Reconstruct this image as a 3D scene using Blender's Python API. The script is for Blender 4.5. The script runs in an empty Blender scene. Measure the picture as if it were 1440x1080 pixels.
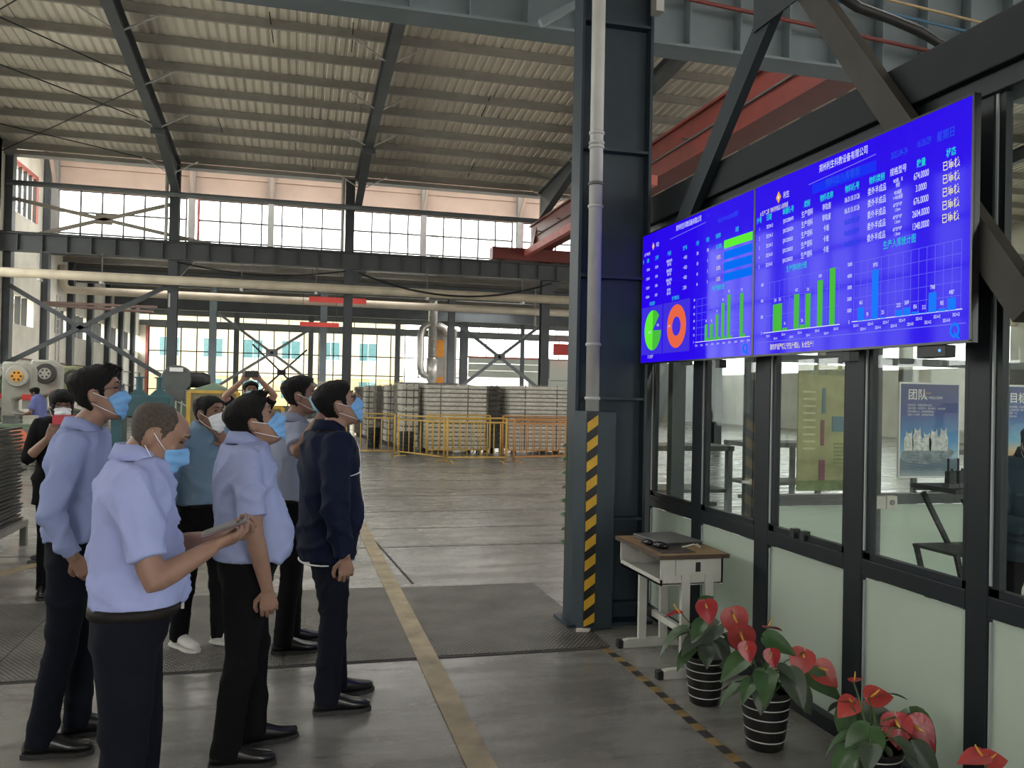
import bpy, bmesh, math, random
import numpy as np
from mathutils import Vector, Matrix, noise

random.seed(7)
S = bpy.context.scene
COL = S.collection
PI = math.pi
V = Vector

# ------------------------------------------------------------------ camera
FPX, YAW, PITCH, ROLL, EYE = 1190.0, math.radians(14.52), math.radians(.567), math.radians(1.197), 1.65
_f0 = V((math.sin(YAW), math.cos(YAW), 0)); _r0 = V((math.cos(YAW), -math.sin(YAW), 0))
_fw = _f0 * math.cos(PITCH) + V((0, 0, 1)) * math.sin(PITCH)
_u0 = _r0.cross(_fw)
_r = _r0 * math.cos(ROLL) + _u0 * math.sin(ROLL)
_u = _u0 * math.cos(ROLL) - _r0 * math.sin(ROLL)
cam = bpy.data.cameras.new('camera')
cam.sensor_width = 36.0
cam.lens = FPX * 36.0 / 1440.0
cam.clip_start = .05
cam.clip_end = 400
camo = bpy.data.objects.new('camera', cam)
COL.objects.link(camo)
camo.matrix_world = Matrix(((_r.x, _u.x, -_fw.x, 0), (_r.y, _u.y, -_fw.y, 0), (_r.z, _u.z, -_fw.z, EYE), (0, 0, 0, 1)))
S.camera = camo

# ------------------------------------------------------------------ world, exposure
S.view_settings.view_transform = 'Standard'
S.view_settings.look = 'None'
S.view_settings.gamma = 1.0
S.view_settings.use_curve_mapping = False
S.view_settings.exposure = 0.25
SKY = 6.0
w = bpy.data.worlds.new('overcast_sky')
S.world = w
w.use_nodes = True
w.node_tree.nodes['Background'].inputs[0].default_value = (1.0, .98, .945, 1)
w.node_tree.nodes['Background'].inputs[1].default_value = SKY


def portal(name, center, sx, sy, normal):
    """daylight portal: guides sampling of the sky through an opening"""
    l = bpy.data.lights.new(name, 'AREA')
    l.shape = 'RECTANGLE'; l.size = sx; l.size_y = sy
    l.cycles.is_portal = True
    o = bpy.data.objects.new(name, l)
    COL.objects.link(o)
    n = V(normal).normalized()
    o.rotation_euler = n.to_track_quat('-Z', 'Y').to_euler()
    o.location = V(center)
    o['kind'] = 'helper'


# ------------------------------------------------------------------ materials
MATS = {}


def mat(name, col, rough=.6, metal=0., var=.08, scale=6., bump=0., bscale=40., spec=.5, coat=0., sss=0., emit=None, estr=0., stretch=None):
    if name in MATS:
        return MATS[name]
    m = bpy.data.materials.new(name)
    m.use_nodes = True
    nt = m.node_tree
    b = nt.nodes['Principled BSDF']
    b.inputs['Roughness'].default_value = rough
    b.inputs['Metallic'].default_value = metal
    b.inputs['Specular IOR Level'].default_value = spec
    if coat:
        b.inputs['Coat Weight'].default_value = coat
        b.inputs['Coat Roughness'].default_value = .08
    if sss:
        b.inputs['Subsurface Weight'].default_value = sss
        b.inputs['Subsurface Radius'].default_value = (.02, .008, .004)
        b.inputs['Subsurface Scale'].default_value = .4
    tc = nt.nodes.new('ShaderNodeTexCoord')
    mp = nt.nodes.new('ShaderNodeMapping')
    nt.links.new(tc.outputs['Object'], mp.inputs['Vector'])
    if stretch:
        mp.inputs['Scale'].default_value = stretch
    n = nt.nodes.new('ShaderNodeTexNoise')
    n.inputs['Scale'].default_value = scale
    n.inputs['Detail'].default_value = 4
    nt.links.new(mp.outputs['Vector'], n.inputs['Vector'])
    r = nt.nodes.new('ShaderNodeValToRGB')
    r.color_ramp.elements[0].position = .3
    r.color_ramp.elements[1].position = .7
    r.color_ramp.elements[0].color = tuple(c * (1 - var) for c in col) + (1,)
    r.color_ramp.elements[1].color = tuple(min(1, c * (1 + var)) for c in col) + (1,)
    nt.links.new(n.outputs['Fac'], r.inputs['Fac'])
    nt.links.new(r.outputs['Color'], b.inputs['Base Color'])
    if bump:
        n2 = nt.nodes.new('ShaderNodeTexNoise')
        n2.inputs['Scale'].default_value = bscale
        n2.inputs['Detail'].default_value = 3
        nt.links.new(mp.outputs['Vector'], n2.inputs['Vector'])
        bp = nt.nodes.new('ShaderNodeBump')
        bp.inputs['Strength'].default_value = bump
        bp.inputs['Distance'].default_value = .01
        nt.links.new(n2.outputs['Fac'], bp.inputs['Height'])
        nt.links.new(bp.outputs['Normal'], b.inputs['Normal'])
    if emit:
        b.inputs['Emission Color'].default_value = tuple(emit) + (1,)
        b.inputs['Emission Strength'].default_value = estr
    MATS[name] = m
    return m


def glass(name, tint=(.9, .95, .93), refl=.10, rough=.02):
    if name in MATS:
        return MATS[name]
    m = bpy.data.materials.new(name)
    m.use_nodes = True
    nt = m.node_tree
    nt.nodes.clear()
    out = nt.nodes.new('ShaderNodeOutputMaterial')
    mix = nt.nodes.new('ShaderNodeMixShader')
    tr = nt.nodes.new('ShaderNodeBsdfTransparent'); tr.inputs[0].default_value = tuple(tint) + (1,)
    gl = nt.nodes.new('ShaderNodeBsdfGlossy'); gl.inputs['Roughness'].default_value = rough
    fr = nt.nodes.new('ShaderNodeLayerWeight'); fr.inputs[0].default_value = .5
    pw = nt.nodes.new('ShaderNodeMath'); pw.operation = 'POWER'; pw.inputs[1].default_value = 5.0
    nt.links.new(fr.outputs['Facing'], pw.inputs[0])
    ad = nt.nodes.new('ShaderNodeMath'); ad.operation = 'MULTIPLY_ADD'
    ad.inputs[1].default_value = 1.0 - refl * .5; ad.inputs[2].default_value = refl * .5
    nt.links.new(pw.outputs[0], ad.inputs[0])
    nt.links.new(ad.outputs[0], mix.inputs[0])
    nt.links.new(tr.outputs[0], mix.inputs[1]); nt.links.new(gl.outputs[0], mix.inputs[2])
    nt.links.new(mix.outputs[0], out.inputs[0])
    MATS[name] = m
    return m


def frosted(name, col, trans=.5):
    m = bpy.data.materials.new(name)
    m.use_nodes = True
    nt = m.node_tree
    nt.nodes.clear()
    out = nt.nodes.new('ShaderNodeOutputMaterial')
    mix = nt.nodes.new('ShaderNodeMixShader'); mix.inputs[0].default_value = trans
    d = nt.nodes.new('ShaderNodeBsdfPrincipled'); d.inputs['Roughness'].default_value = .25
    t = nt.nodes.new('ShaderNodeBsdfTranslucent')
    n = nt.nodes.new('ShaderNodeTexNoise'); n.inputs['Scale'].default_value = 2.5
    r = nt.nodes.new('ShaderNodeValToRGB')
    r.color_ramp.elements[0].color = tuple(c * .92 for c in col) + (1,)
    r.color_ramp.elements[1].color = tuple(col) + (1,)
    nt.links.new(n.outputs['Fac'], r.inputs['Fac'])
    nt.links.new(r.outputs[0], d.inputs['Base Color']); nt.links.new(r.outputs[0], t.inputs[0])
    nt.links.new(d.outputs[0], mix.inputs[1]); nt.links.new(t.outputs[0], mix.inputs[2])
    nt.links.new(mix.outputs[0], out.inputs[0])
    MATS[name] = m
    return m


def glow(name, col, strength=1.0, gloss=False):
    """pixels of a lit display"""
    m = bpy.data.materials.new(name)
    m.use_nodes = True
    b = m.node_tree.nodes['Principled BSDF']
    b.inputs['Base Color'].default_value = (.004, .004, .006, 1)
    b.inputs['Roughness'].default_value = .06 if gloss else .5
    b.inputs['Specular IOR Level'].default_value = .07 if gloss else 0.
    b.inputs['Emission Color'].default_value = tuple(col) + (1,)
    b.inputs['Emission Strength'].default_value = strength * .8
    MATS[name] = m
    return m


# ------------------------------------------------------------------ mesh building
class MB:
    def __init__(s):
        s.v = []; s.f = []

    def add(s, verts, faces):
        k = len(s.v)
        s.v.extend([tuple(p) for p in verts])
        s.f.extend([tuple(i + k for i in f) for f in faces])
        return s

    def box(s, c, d, rz=0.0, rot=None):
        x, y, z = d[0] / 2, d[1] / 2, d[2] / 2
        M = rot if rot is not None else Matrix.Rotation(rz, 3, 'Z')
        p = [V(c) + M @ V(q) for q in ((-x, -y, -z), (x, -y, -z), (x, y, -z), (-x, y, -z), (-x, -y, z), (x, -y, z), (x, y, z), (-x, y, z))]
        return s.add(p, ((0, 3, 2, 1), (4, 5, 6, 7), (0, 1, 5, 4), (1, 2, 6, 5), (2, 3, 7, 6), (3, 0, 4, 7)))

    def bb(s, x0, x1, y0, y1, z0, z1):
        return s.box(((x0 + x1) / 2, (y0 + y1) / 2, (z0 + z1) / 2), (abs(x1 - x0), abs(y1 - y0), abs(z1 - z0)))

    def bar(s, p, q, w, h, up=(0, 0, 1)):
        """rectangular bar from p to q; w along side, h along up"""
        p, q = V(p), V(q)
        d = (q - p); L = d.length; d.normalize()
        u = V(up)
        if abs(d.dot(u)) > .98:
            u = V((0, 1, 0))
        sd = d.cross(u).normalized(); u = sd.cross(d).normalized()
        M = Matrix((sd, d, u)).transposed()
        return s.box((p + q) / 2, (w, L, h), rot=M)

    def hbeam(s, p, q, w, h, tf=.02, tw=.014, up=(0, 0, 1)):
        p, q = V(p), V(q)
        d = (q - p).normalized(); u = V(up)
        if abs(d.dot(u)) > .98:
            u = V((0, 1, 0))
        sd = d.cross(u).normalized(); u = sd.cross(d).normalized()
        s.bar(p + u * (h / 2 - tf / 2), q + u * (h / 2 - tf / 2), w, tf, u)
        s.bar(p - u * (h / 2 - tf / 2), q - u * (h / 2 - tf / 2), w, tf, u)
        s.bar(p, q, tw, h - 2 * tf, u)
        return s

    def tube(s, pts, r, n=10, cap=True):
        pts = [V(p) for p in pts]
        R = r if isinstance(r, (list, tuple)) else [r] * len(pts)
        k = len(s.v)
        prev = None
        for i, p in enumerate(pts):
            if i == 0: d = pts[1] - p
            elif i == len(pts) - 1: d = p - pts[i - 1]
            else: d = (pts[i + 1] - p).normalized() + (p - pts[i - 1]).normalized()
            d = d.normalized() if d.length > 1e-9 else V((0, 0, 1))
            if prev is None:
                a = V((0, 0, 1)) if abs(d.z) < .9 else V((1, 0, 0))
                x = d.cross(a).normalized()
            else:
                x = (prev - d * prev.dot(d)).normalized()
            prev = x; y = d.cross(x)
            for j in range(n):
                t = 2 * PI * j / n
                s.v.append(tuple(p + (x * math.cos(t) + y * math.sin(t)) * R[i]))
        for i in range(len(pts) - 1):
            for j in range(n):
                a = k + i * n + j; b = k + i * n + (j + 1) % n
                s.f.append((a, b, b + n, a + n))
        if cap:
            s.f.append(tuple(k + j for j in range(n))[::-1])
            s.f.append(tuple(k + (len(pts) - 1) * n + j for j in range(n)))
        return s

    def lathe(s, prof, c=(0, 0, 0), n=24, axis='Z', cap=True):
        k = len(s.v)
        for r, h in prof:
            for j in range(n):
                t = 2 * PI * j / n
                q = (r * math.cos(t), r * math.sin(t), h)
                if axis == 'X': q = (q[2], q[0], q[1])
                elif axis == 'Y': q = (q[1], q[2], q[0])
                s.v.append((c[0] + q[0], c[1] + q[1], c[2] + q[2]))
        for i in range(len(prof) - 1):
            for j in range(n):
                a = k + i * n + j; b = k + i * n + (j + 1) % n
                s.f.append((a, b, b + n, a + n))
        if cap:
            s.f.append(tuple(k + j for j in range(n))[::-1])
            s.f.append(tuple(k + (len(prof) - 1) * n + j for j in range(n)))
        return s

    def prism(s, poly, a, b, plane='XZ'):
        """polygon extruded from a to b along the missing axis"""
        def P(p, t):
            return (p[0], t, p[1]) if plane == 'XZ' else ((t, p[0], p[1]) if plane == 'YZ' else (p[0], p[1], t))
        n = len(poly); k = len(s.v)
        s.v.extend([P(p, a) for p in poly]); s.v.extend([P(p, b) for p in poly])
        s.f.append(tuple(k + i for i in range(n))); s.f.append(tuple(k + n + i for i in range(n))[::-1])
        for i in range(n):
            j = (i + 1) % n
            s.f.append((k + i, k + n + i, k + n + j, k + j))
        return s

    def ball(s, c, r, n=12, m=8, rot=None):
        R = r if isinstance(r, (tuple, list)) else (r, r, r)
        k = len(s.v); c = V(c)
        for i in range(m + 1):
            ph = PI * (i + .02) / (m + .04) - PI / 2
            for j in range(n):
                t = 2 * PI * j / n
                q = V((R[0] * math.cos(ph) * math.cos(t), R[1] * math.cos(ph) * math.sin(t), R[2] * math.sin(ph)))
                if rot is not None: q = rot @ q
                s.v.append(tuple(c + q))
        for i in range(m):
            for j in range(n):
                a = k + i * n + j; b = k + i * n + (j + 1) % n
                s.f.append((a, b, b + n, a + n))
        s.f.append(tuple(k + j for j in range(n))[::-1]); s.f.append(tuple(k + m * n + j for j in range(n)))
        return s

    def loft(s, rings):
        """list of equal-length point rings, capped"""
        k = len(s.v); n = len(rings[0])
        for r in rings: s.v.extend([tuple(p) for p in r])
        for i in range(len(rings) - 1):
            for j in range(n):
                a = k + i * n + j; b = k + i * n + (j + 1) % n
                s.f.append((a, b, b + n, a + n))
        s.f.append(tuple(k + j for j in range(n))[::-1])
        s.f.append(tuple(k + (len(rings) - 1) * n + j for j in range(n)))
        return s

    def mesh(s, name, m=None, smooth=False):
        me = bpy.data.meshes.new(name)
        me.from_pydata(s.v, [], s.f)
        if m is not None: me.materials.append(m)
        bm = bmesh.new(); bm.from_mesh(me)
        bmesh.ops.recalc_face_normals(bm, faces=bm.faces)
        bm.to_mesh(me); bm.free()
        if smooth:
            me.polygons.foreach_set('use_smooth', [True] * len(me.polygons))
            if smooth == 'auto':
                me.set_sharp_from_angle(angle=math.radians(40))
        return me

    def build(s, name, m, parent=None, smooth=False, bevel=0):
        o = bpy.data.objects.new(name, s.mesh(name, m, smooth))
        COL.objects.link(o)
        if parent is not None: o.parent = parent
        if bevel:
            bv = o.modifiers.new('bevel', 'BEVEL'); bv.width = bevel; bv.segments = 2; bv.limit_method = 'ANGLE'
        return o


def link(name, me, parent=None, loc=None, rot=None):
    o = bpy.data.objects.new(name, me)
    COL.objects.link(o)
    if parent is not None: o.parent = parent
    if loc is not None: o.location = loc
    if rot is not None: o.rotation_euler = rot
    return o


def tag(o, label, cat, group=None, kind=None):
    if label: o['label'] = label
    if cat: o['category'] = cat
    if group: o['group'] = group
    if kind: o['kind'] = kind
    return o


def struct(o, label=None):
    o['kind'] = 'structure'
    if label: o['label'] = label
    return o


def empty(name, loc=(0, 0, 0), rz=0., rot=None):
    o = bpy.data.objects.new(name, None)
    o.empty_display_size = .1
    COL.objects.link(o)
    o.location = loc
    o.rotation_euler = rot if rot is not None else (0, 0, rz)
    return o


def copy_tree(o, parent=None):
    c = o.copy(); COL.objects.link(c); c.parent = parent
    for ch in o.children: copy_tree(ch, c)
    return c


# ------------------------------------------------------------------ deferred evaluation (text and remeshed bodies)
TEXTS = []


def text(name, body, size, m, parent, loc, rot=None, align='LEFT', sx=1.0, bold=0.0):
    cu = bpy.data.curves.new(name, 'FONT')
    cu.body = body; cu.size = size; cu.align_x = align; cu.align_y = 'CENTER'; cu.offset = bold
    o = bpy.data.objects.new(name, cu); COL.objects.link(o)
    TEXTS.append((o, name, m, parent, V(loc), rot, sx))


def flush_texts():
    dg = bpy.context.evaluated_depsgraph_get()
    for o, name, m, parent, loc, rot, sx in TEXTS:
        me = bpy.data.meshes.new_from_object(o.evaluated_get(dg))
        me.materials.clear(); me.materials.append(m)
        if sx != 1.0:
            me.transform(Matrix.Diagonal((sx, 1, 1, 1)))
        t = bpy.data.objects.new(name, me); COL.objects.link(t)
        t.parent = parent; t.location = loc
        if rot is not None: t.rotation_euler = rot
    for rec in TEXTS:
        cu = rec[0].data
        bpy.data.objects.remove(rec[0]); bpy.data.curves.remove(cu)
    TEXTS.clear()

# ------------------------------------------------------------------ shared materials
M_steel = mat('dark_blue_steel', (.018, .025, .031), .5, 0, .15, 3, 0, 40, .25)
M_col = mat('column_paint', (.024, .037, .049), .45, 0, .18, 2.5, 0, 40, .3)
M_grey = mat('grey_blue_steel', (.17, .21, .235), .55, 0, .12, 2)
M_grey2 = mat('weathered_grey_steel', (.13, .145, .155), .6, 0, .15, 2)
M_rafter = mat('rafter_paint', (.075, .085, .092), .5, 0, .15, 2)
M_purlin = mat('galvanised_purlin', (.30, .285, .26), .55, .2, .1, 3)
M_frame = mat('window_frame_charcoal', (.010, .014, .018), .45, 0, .1, 8, 0, 40, .28)
M_galv = mat('galvanised', (.5, .5, .48), .4, .6, .1, 8)
M_pale = mat('pale_pvc', (.42, .42, .40), .45, 0, .08, 5)
M_red = mat('crane_red', (.16, .024, .017), .5, 0, .18, 1.5)
M_redtrim = mat('faded_red_trim', (.55, .16, .14), .6, 0, .15, 3)
M_pink = mat('pinkish_cladding', (.52, .40, .34), .7, 0, .08, 1.5)
M_whitewall = mat('whitewashed_brick', (.78, .75, .66), .85, 0, .14, 1.2, .3, 30)
M_black = mat('matt_black', (.010, .011, .013), .5, 0, .1, 10)
M_yellow = mat('barrier_yellow', (.55, .34, .045), .5, 0, .15, 5)
M_pipe = mat('lagged_pipe', (.42, .36, .27), .6, 0, .15, 2)
M_silver = mat('silver_foil', (.62, .60, .56), .3, .7, .12, 6)
M_glasswin = glass('window_glass', (.94, .96, .95), .06)
M_officeglass = glass('office_glass', (.88, .92, .90), .09, .01)
M_mint = frosted('frosted_mint_film', (.62, .69, .62), .45)


def floor_material():
    m = bpy.data.materials.new('worn_concrete'); m.use_nodes = True
    nt = m.node_tree; b = nt.nodes['Principled BSDF']; L = nt.links.new
    tc = nt.nodes.new('ShaderNodeTexCoord')
    n1 = nt.nodes.new('ShaderNodeTexNoise'); n1.inputs['Scale'].default_value = .55; n1.inputs['Detail'].default_value = 8; n1.inputs['Roughness'].default_value = .62
    mp = nt.nodes.new('ShaderNodeMapping'); mp.inputs['Scale'].default_value = (.45, 1.5, 1)
    n2 = nt.nodes.new('ShaderNodeTexNoise'); n2.inputs['Scale'].default_value = 2.2; n2.inputs['Detail'].default_value = 9; n2.inputs['Roughness'].default_value = .7
    L(tc.outputs['Object'], n1.inputs['Vector']); L(tc.outputs['Object'], mp.inputs['Vector']); L(mp.outputs['Vector'], n2.inputs['Vector'])
    r1 = nt.nodes.new('ShaderNodeValToRGB')
    r1.color_ramp.elements[0].position = .36; r1.color_ramp.elements[0].color = (.155, .150, .138, 1)
    r1.color_ramp.elements[1].position = .62; r1.color_ramp.elements[1].color = (.295, .285, .262, 1)
    r2 = nt.nodes.new('ShaderNodeValToRGB')
    r2.color_ramp.elements[0].position = .36; r2.color_ramp.elements[0].color = (.45, .44, .42, 1)
    r2.color_ramp.elements[1].position = .56; r2.color_ramp.elements[1].color = (1, 1, 1, 1)
    mx = nt.nodes.new('ShaderNodeMixRGB'); mx.blend_type = 'MULTIPLY'; mx.inputs[0].default_value = .8
    L(n1.outputs['Fac'], r1.inputs['Fac']); L(n2.outputs['Fac'], r2.inputs['Fac'])
    L(r1.outputs[0], mx.inputs[1]); L(r2.outputs[0], mx.inputs[2]); L(mx.outputs[0], b.inputs['Base Color'])
    rr = nt.nodes.new('ShaderNodeMapRange'); rr.inputs['To Min'].default_value = .36; rr.inputs['To Max'].default_value = .16
    rr.inputs['From Min'].default_value = .35; rr.inputs['From Max'].default_value = .65
    L(n2.outputs['Fac'], rr.inputs['Value']); L(rr.outputs[0], b.inputs['Roughness'])
    bp = nt.nodes.new('ShaderNodeBump'); bp.inputs['Strength'].default_value = .25; bp.inputs['Distance'].default_value = .02
    L(n2.outputs['Fac'], bp.inputs['Height']); L(bp.outputs[0], b.inputs['Normal'])
    return m


def tread_material():
    m = bpy.data.materials.new('tread_plate'); m.use_nodes = True
    nt = m.node_tree; b = nt.nodes['Principled BSDF']; L = nt.links.new
    b.inputs['Metallic'].default_value = .35
    b.inputs['Roughness'].default_value = .42
    tc = nt.nodes.new('ShaderNodeTexCoord')
    n = nt.nodes.new('ShaderNodeTexNoise'); n.inputs['Scale'].default_value = 3; n.inputs['Detail'].default_value = 7
    r = nt.nodes.new('ShaderNodeValToRGB')
    r.color_ramp.elements[0].position = .35; r.color_ramp.elements[0].color = (.060, .055, .048, 1)
    r.color_ramp.elements[1].position = .7; r.color_ramp.elements[1].color = (.13, .122, .108, 1)
    L(tc.outputs['Object'], n.inputs['Vector']); L(n.outputs['Fac'], r.inputs['Fac']); L(r.outputs[0], b.inputs['Base Color'])
    # raised lozenges
    outs = []
    for ang in (.6, -.6):
        mp = nt.nodes.new('ShaderNodeMapping'); mp.inputs['Rotation'].default_value = (0, 0, ang); mp.inputs['Scale'].default_value = (21, 21, 21)
        L(tc.outputs['Object'], mp.inputs['Vector'])
        ck = nt.nodes.new('ShaderNodeTexWave'); ck.inputs['Scale'].default_value = .6
        L(mp.outputs[0], ck.inputs['Vector']); outs.append(ck)
    mu = nt.nodes.new('ShaderNodeMath'); mu.operation = 'MULTIPLY'
    L(outs[0].outputs['Fac'], mu.inputs[0]); L(outs[1].outputs['Fac'], mu.inputs[1])
    bp = nt.nodes.new('ShaderNodeBump'); bp.inputs['Strength'].default_value = .8; bp.inputs['Distance'].default_value = .009
    L(mu.outputs[0], bp.inputs['Height']); L(bp.outputs[0], b.inputs['Normal'])
    return m


XL, XR, YB, YF = -8.0, 26.0, -7.0, 48.0
# ------------------------------------------------------------------ floor
floor = struct(MB().bb(XL - .3, XR + .3, YB - .3, YF + .3, -.2, 0).build('floor', floor_material()), 'grey worn concrete factory floor')
M_tread = tread_material()
for (x0, x1, y0, y1) in ((-1.62, -.02, 5.2, 7.05), (-.01, .80, 5.2, 7.1), (.81, 2.05, 5.21, 7.06), (-3.4, -1.63, 5.2, 7.0)):
    MB().bb(x0, x1, y0, y1, -.004, .006).build('tread_plate', M_tread, floor)
M_line = mat('worn_yellow_line', (.27, .215, .13), .5, 0, .4, 5)
MB().bb(.775, .905, -6, 21.5, 0, .0072).build('floor_line', M_line, floor)
mb = MB().bar((-4.6, 3.3, .003), (-1.75, 9.5, .003), .13, .006)
mb.build('floor_line', M_line, floor)
M_joint = mat('floor_joint_dirt', (.02, .018, .016), .9)
for y in (8.9, 10.1, 11.5, 13.2, 15.4, 18.2):
    MB().bb(.95 if y > 9 else -7.8, 9.5, y, y + .022, 0, .002).build('floor_joint', M_joint, floor)
MB().bb(-7.8, 2.0, 5.165, 5.19, 0, .0025).build('floor_joint', M_joint, floor)
MB().bar((1.03, 7.2, .001), (.62, 14.0, .001), .022, .003).build('floor_joint', M_joint, floor)
# worn black and yellow tape beside the window wall
M_tapey = mat('worn_tape_yellow', (.24, .155, .055), .6, 0, .35, 14)
M_tapek = mat('worn_tape_black', (.030, .028, .026), .6, 0, .3, 14)
y = 5.25; k = 0
while y > 2.9:
    x = 2.0 + .012 * math.sin(y * 3)
    MB().box((x, y - .045, .002), (.05, .088, .004), rz=random.uniform(-.05, .05)).build('tape_piece', M_tapey if k % 2 else M_tapek, floor)
    y -= .09; k += 1

# ------------------------------------------------------------------ roof of the main bay (falls away from the camera)
SL = .08
def roof_z(y): return 8.27 + SL * (26.2 - y)
def roof_deck(name, xs, y0, y1, zf, m):
    v = []; f = []
    for i, x in enumerate(xs):
        dz = (0, 0, .022, .022)[i % 4]
        for yy in (y0, y1): v.append((x, yy, zf(yy) + dz))
    for i in range(len(xs) - 1):
        f.append((2 * i, 2 * i + 1, 2 * i + 3, 2 * i + 2))
    b = MB().add(v, f)
    n = len(v)
    b.add([(p[0], p[1], p[2] + .06) for p in v], [q[::-1] for q in f])
    return b
xs = []
x = XL
while x < XR:
    xs += [x, x + .10, x + .12, x + .18]; x += .20
M_deck = mat('roof_sheet', (.68, .63, .54), .6, 0, .10, .9, 0)
db = MB()
ADDED_SKYL = [(-6.8, -5.3), (-1.7, -.2), (3.4, 5.4), (8.5, 10.0)]  # out-of-view rooflights, added to brighten the floor and roof
xs_ = [x for x in xs]
def in_sky(x): return any(a <= x <= b for a, b in ADDED_SKYL)
run = []; runs = []
for i, x in enumerate(xs):
    k = in_sky(x)
    if run and k != run[0]:
        run[1].append(x); runs.append(run); run = [k, [x]]
    elif not run: run = [k, [x]]
    else: run[1].append(x)
runs.append(run)
for k, rx in runs:
    if len(rx) < 2: continue
    for (ya, yb) in (((-7.5, 7.0), (14.5, 26.5)) if k else ((-7.5, 26.5),)):
        t = roof_deck('ceiling', rx, ya, yb, roof_z, M_deck); db.add(t.v, t.f)
ceiling = struct(db.build('ceiling', M_deck), 'corrugated roof sheeting on purlins')
for a, b in ADDED_SKYL:
    MB().add([(a, 7.0, roof_z(7) + .03), (b, 7.0, roof_z(7) + .03), (b, 14.5, roof_z(14.5) + .03), (a, 14.5, roof_z(14.5) + .03)], [(0, 1, 2, 3)]).build('added_rooflight', M_glasswin, ceiling)
    portal('added_rooflight_daylight', ((a + b) / 2, 10.75, roof_z(10.75) - .25), b - a, 7.4, (0, 0, -1))
def purlin_mesh(x0, x1):
    b = MB(); L = x1 - x0; c = (x0 + x1) / 2
    b.box((c, 0, 0), (L, .012, .20)); b.box((c, .035, .095), (L, .07, .010)); b.box((c, -.035, -.095), (L, .07, .010)); b.box((c, -.066, -.08), (L, .008, .035))
    return b.mesh('purlin', M_purlin)
pm = purlin_mesh(XL, XR)
y = 26.0
while y > -7:
    link('purlin', pm, ceiling, (0, y, roof_z(y) - .10)); y -= 1.22
# sag rods between purlins
for (x, y) in ((1.0, 17.0), (-.6, 17.0), (4.4, 19.6), (5.0, 24.2), (-2.0, 22.4), (.4, 24.9)):
    MB().bar((x, y, roof_z(y) - .1), (x + .05, y + 1.22, roof_z(y + 1.22) - .1), .02, .02).build('sag_rod', M_black, ceiling)
# tapered rafters
def rafter(x, w=.22):
    b = MB()
    n = 12
    ys = [26.2 - i * (33.2 / n) for i in range(n + 1)]
    def depth(yy): return .36 + .55 * max(0, (yy - 22.5) / 3.7)
    for i in range(n):
        pass
    for (y0, y1) in ((26.2, 22.5), (22.5, -7)):
        z0, z1 = roof_z(y0) - .2, roof_z(y1) - .2
        d0, d1 = depth(y0), depth(y1)
        b.add([(x - .007, y0, z0), (x + .007, y0, z0), (x + .007, y1, z1), (x - .007, y1, z1), (x - .007, y0, z0 - d0), (x + .007, y0, z0 - d0), (x + .007, y1, z1 - d1), (x - .007, y1, z1 - d1)],
              ((0, 1, 2, 3), (4, 7, 6, 5), (0, 4, 5, 1), (1, 5, 6, 2), (2, 6, 7, 3), (3, 7, 4, 0)))
        b.bar((x, y0, z0 - .01), (x, y1, z1 - .01), w, .02)
        b.bar((x, y0, z0 - d0), (x, y1, z1 - d1), w, .02)
    o = b.build('rafter', M_rafter, ceiling)
    m = MB().bar((0, 0, 0), (.62, 0, .36), .03, .03).mesh('fly_brace', M_galv)
    m2 = MB().bar((0, 0, 0), (-.62, 0, .36), .03, .03).mesh('fly_brace', M_galv)
    y = 26.0 - 1.22
    while y > 6:
        z = roof_z(y) - .2 - depth(y)
        link('fly_brace', m, o, (x + .1, y, z)); link('fly_brace', m2, o, (x - .1, y, z))
        y -= 2.44
    # splice plates
    for yy in (22.5,):
        z = roof_z(yy) - .2
        MB().bb(x - .17, x + .17, yy - .04, yy + .04, z - .5, z - .36).build('splice_plate', M_rafter, o)
for x in (-3.38, 1.80, 7.6, 13.4, 19.2): rafter(x)
# roof bracing rods
for (a, b) in (((-7.9, 23.4), (-3.4, 25.9)), ((-7.9, 25.9), (-3.4, 20.5)), ((-7.9, 18.5), (-3.4, 22.9)), ((-7.9, 15.5), (-3.4, 20.3)), ((-7.9, 20.4), (-3.4, 15.4))):
    MB().tube([(a[0], a[1], roof_z(a[1]) - .34), (b[0], b[1], roof_z(b[1]) - .34)], .014, 6).build('bracing_rod', M_black, ceiling)
# eaves gutter at the valley
MB().bb(XL, XR, 26.12, 26.5, 7.98, 8.10).build('valley_gutter', M_purlin, ceiling)

# ------------------------------------------------------------------ bay behind the valley, clerestory at its back
YC = 30.3
struct(roof_deck('ceiling', xs, 26.4, YC + .2, lambda y: 9.75, M_deck).build('ceiling', M_deck), 'flat roof strip before the clerestory')
lowz = lambda y: 6.15 - .012 * (y - YC)
lb = MB()
for rx, spans_ in (([x for x in xs if x < -5.9], ((YC, YF),)), ([x for x in xs if -6.1 < x < -.8], ((32.1, YF),)), ([x for x in xs if -1.0 < x < .2], ((YC, YF),)), ([x for x in xs if 0 < x < 5.2], ((32.1, YF),)), ([x for x in xs if 5.0 < x < 7.5], ((YC, YF),)), ([x for x in xs if 7.3 <= x <= 10.8], ((YC, 36.6), (38.4, 40.5), (42.5, YF))), ([x for x in xs if 10.6 <= x], ((YC, YF),))):  # gaps next to the clerestory are added to brighten the rear bay
    for (ya, yb) in spans_:
        t = roof_deck('ceiling', rx, ya, yb, lowz, M_deck); lb.add(t.v, t.f)
low = struct(lb.build('ceiling', mat('low_roof_sheet', (.50, .50, .47), .7)), 'low roof of the rear bay')
lp = purlin_mesh(XL, XR)
y = YC + .8
while y < YF:
    link('purlin', lp, low, (0, y, 6.02 - .012 * (y - YC))); y += 1.5
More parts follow.
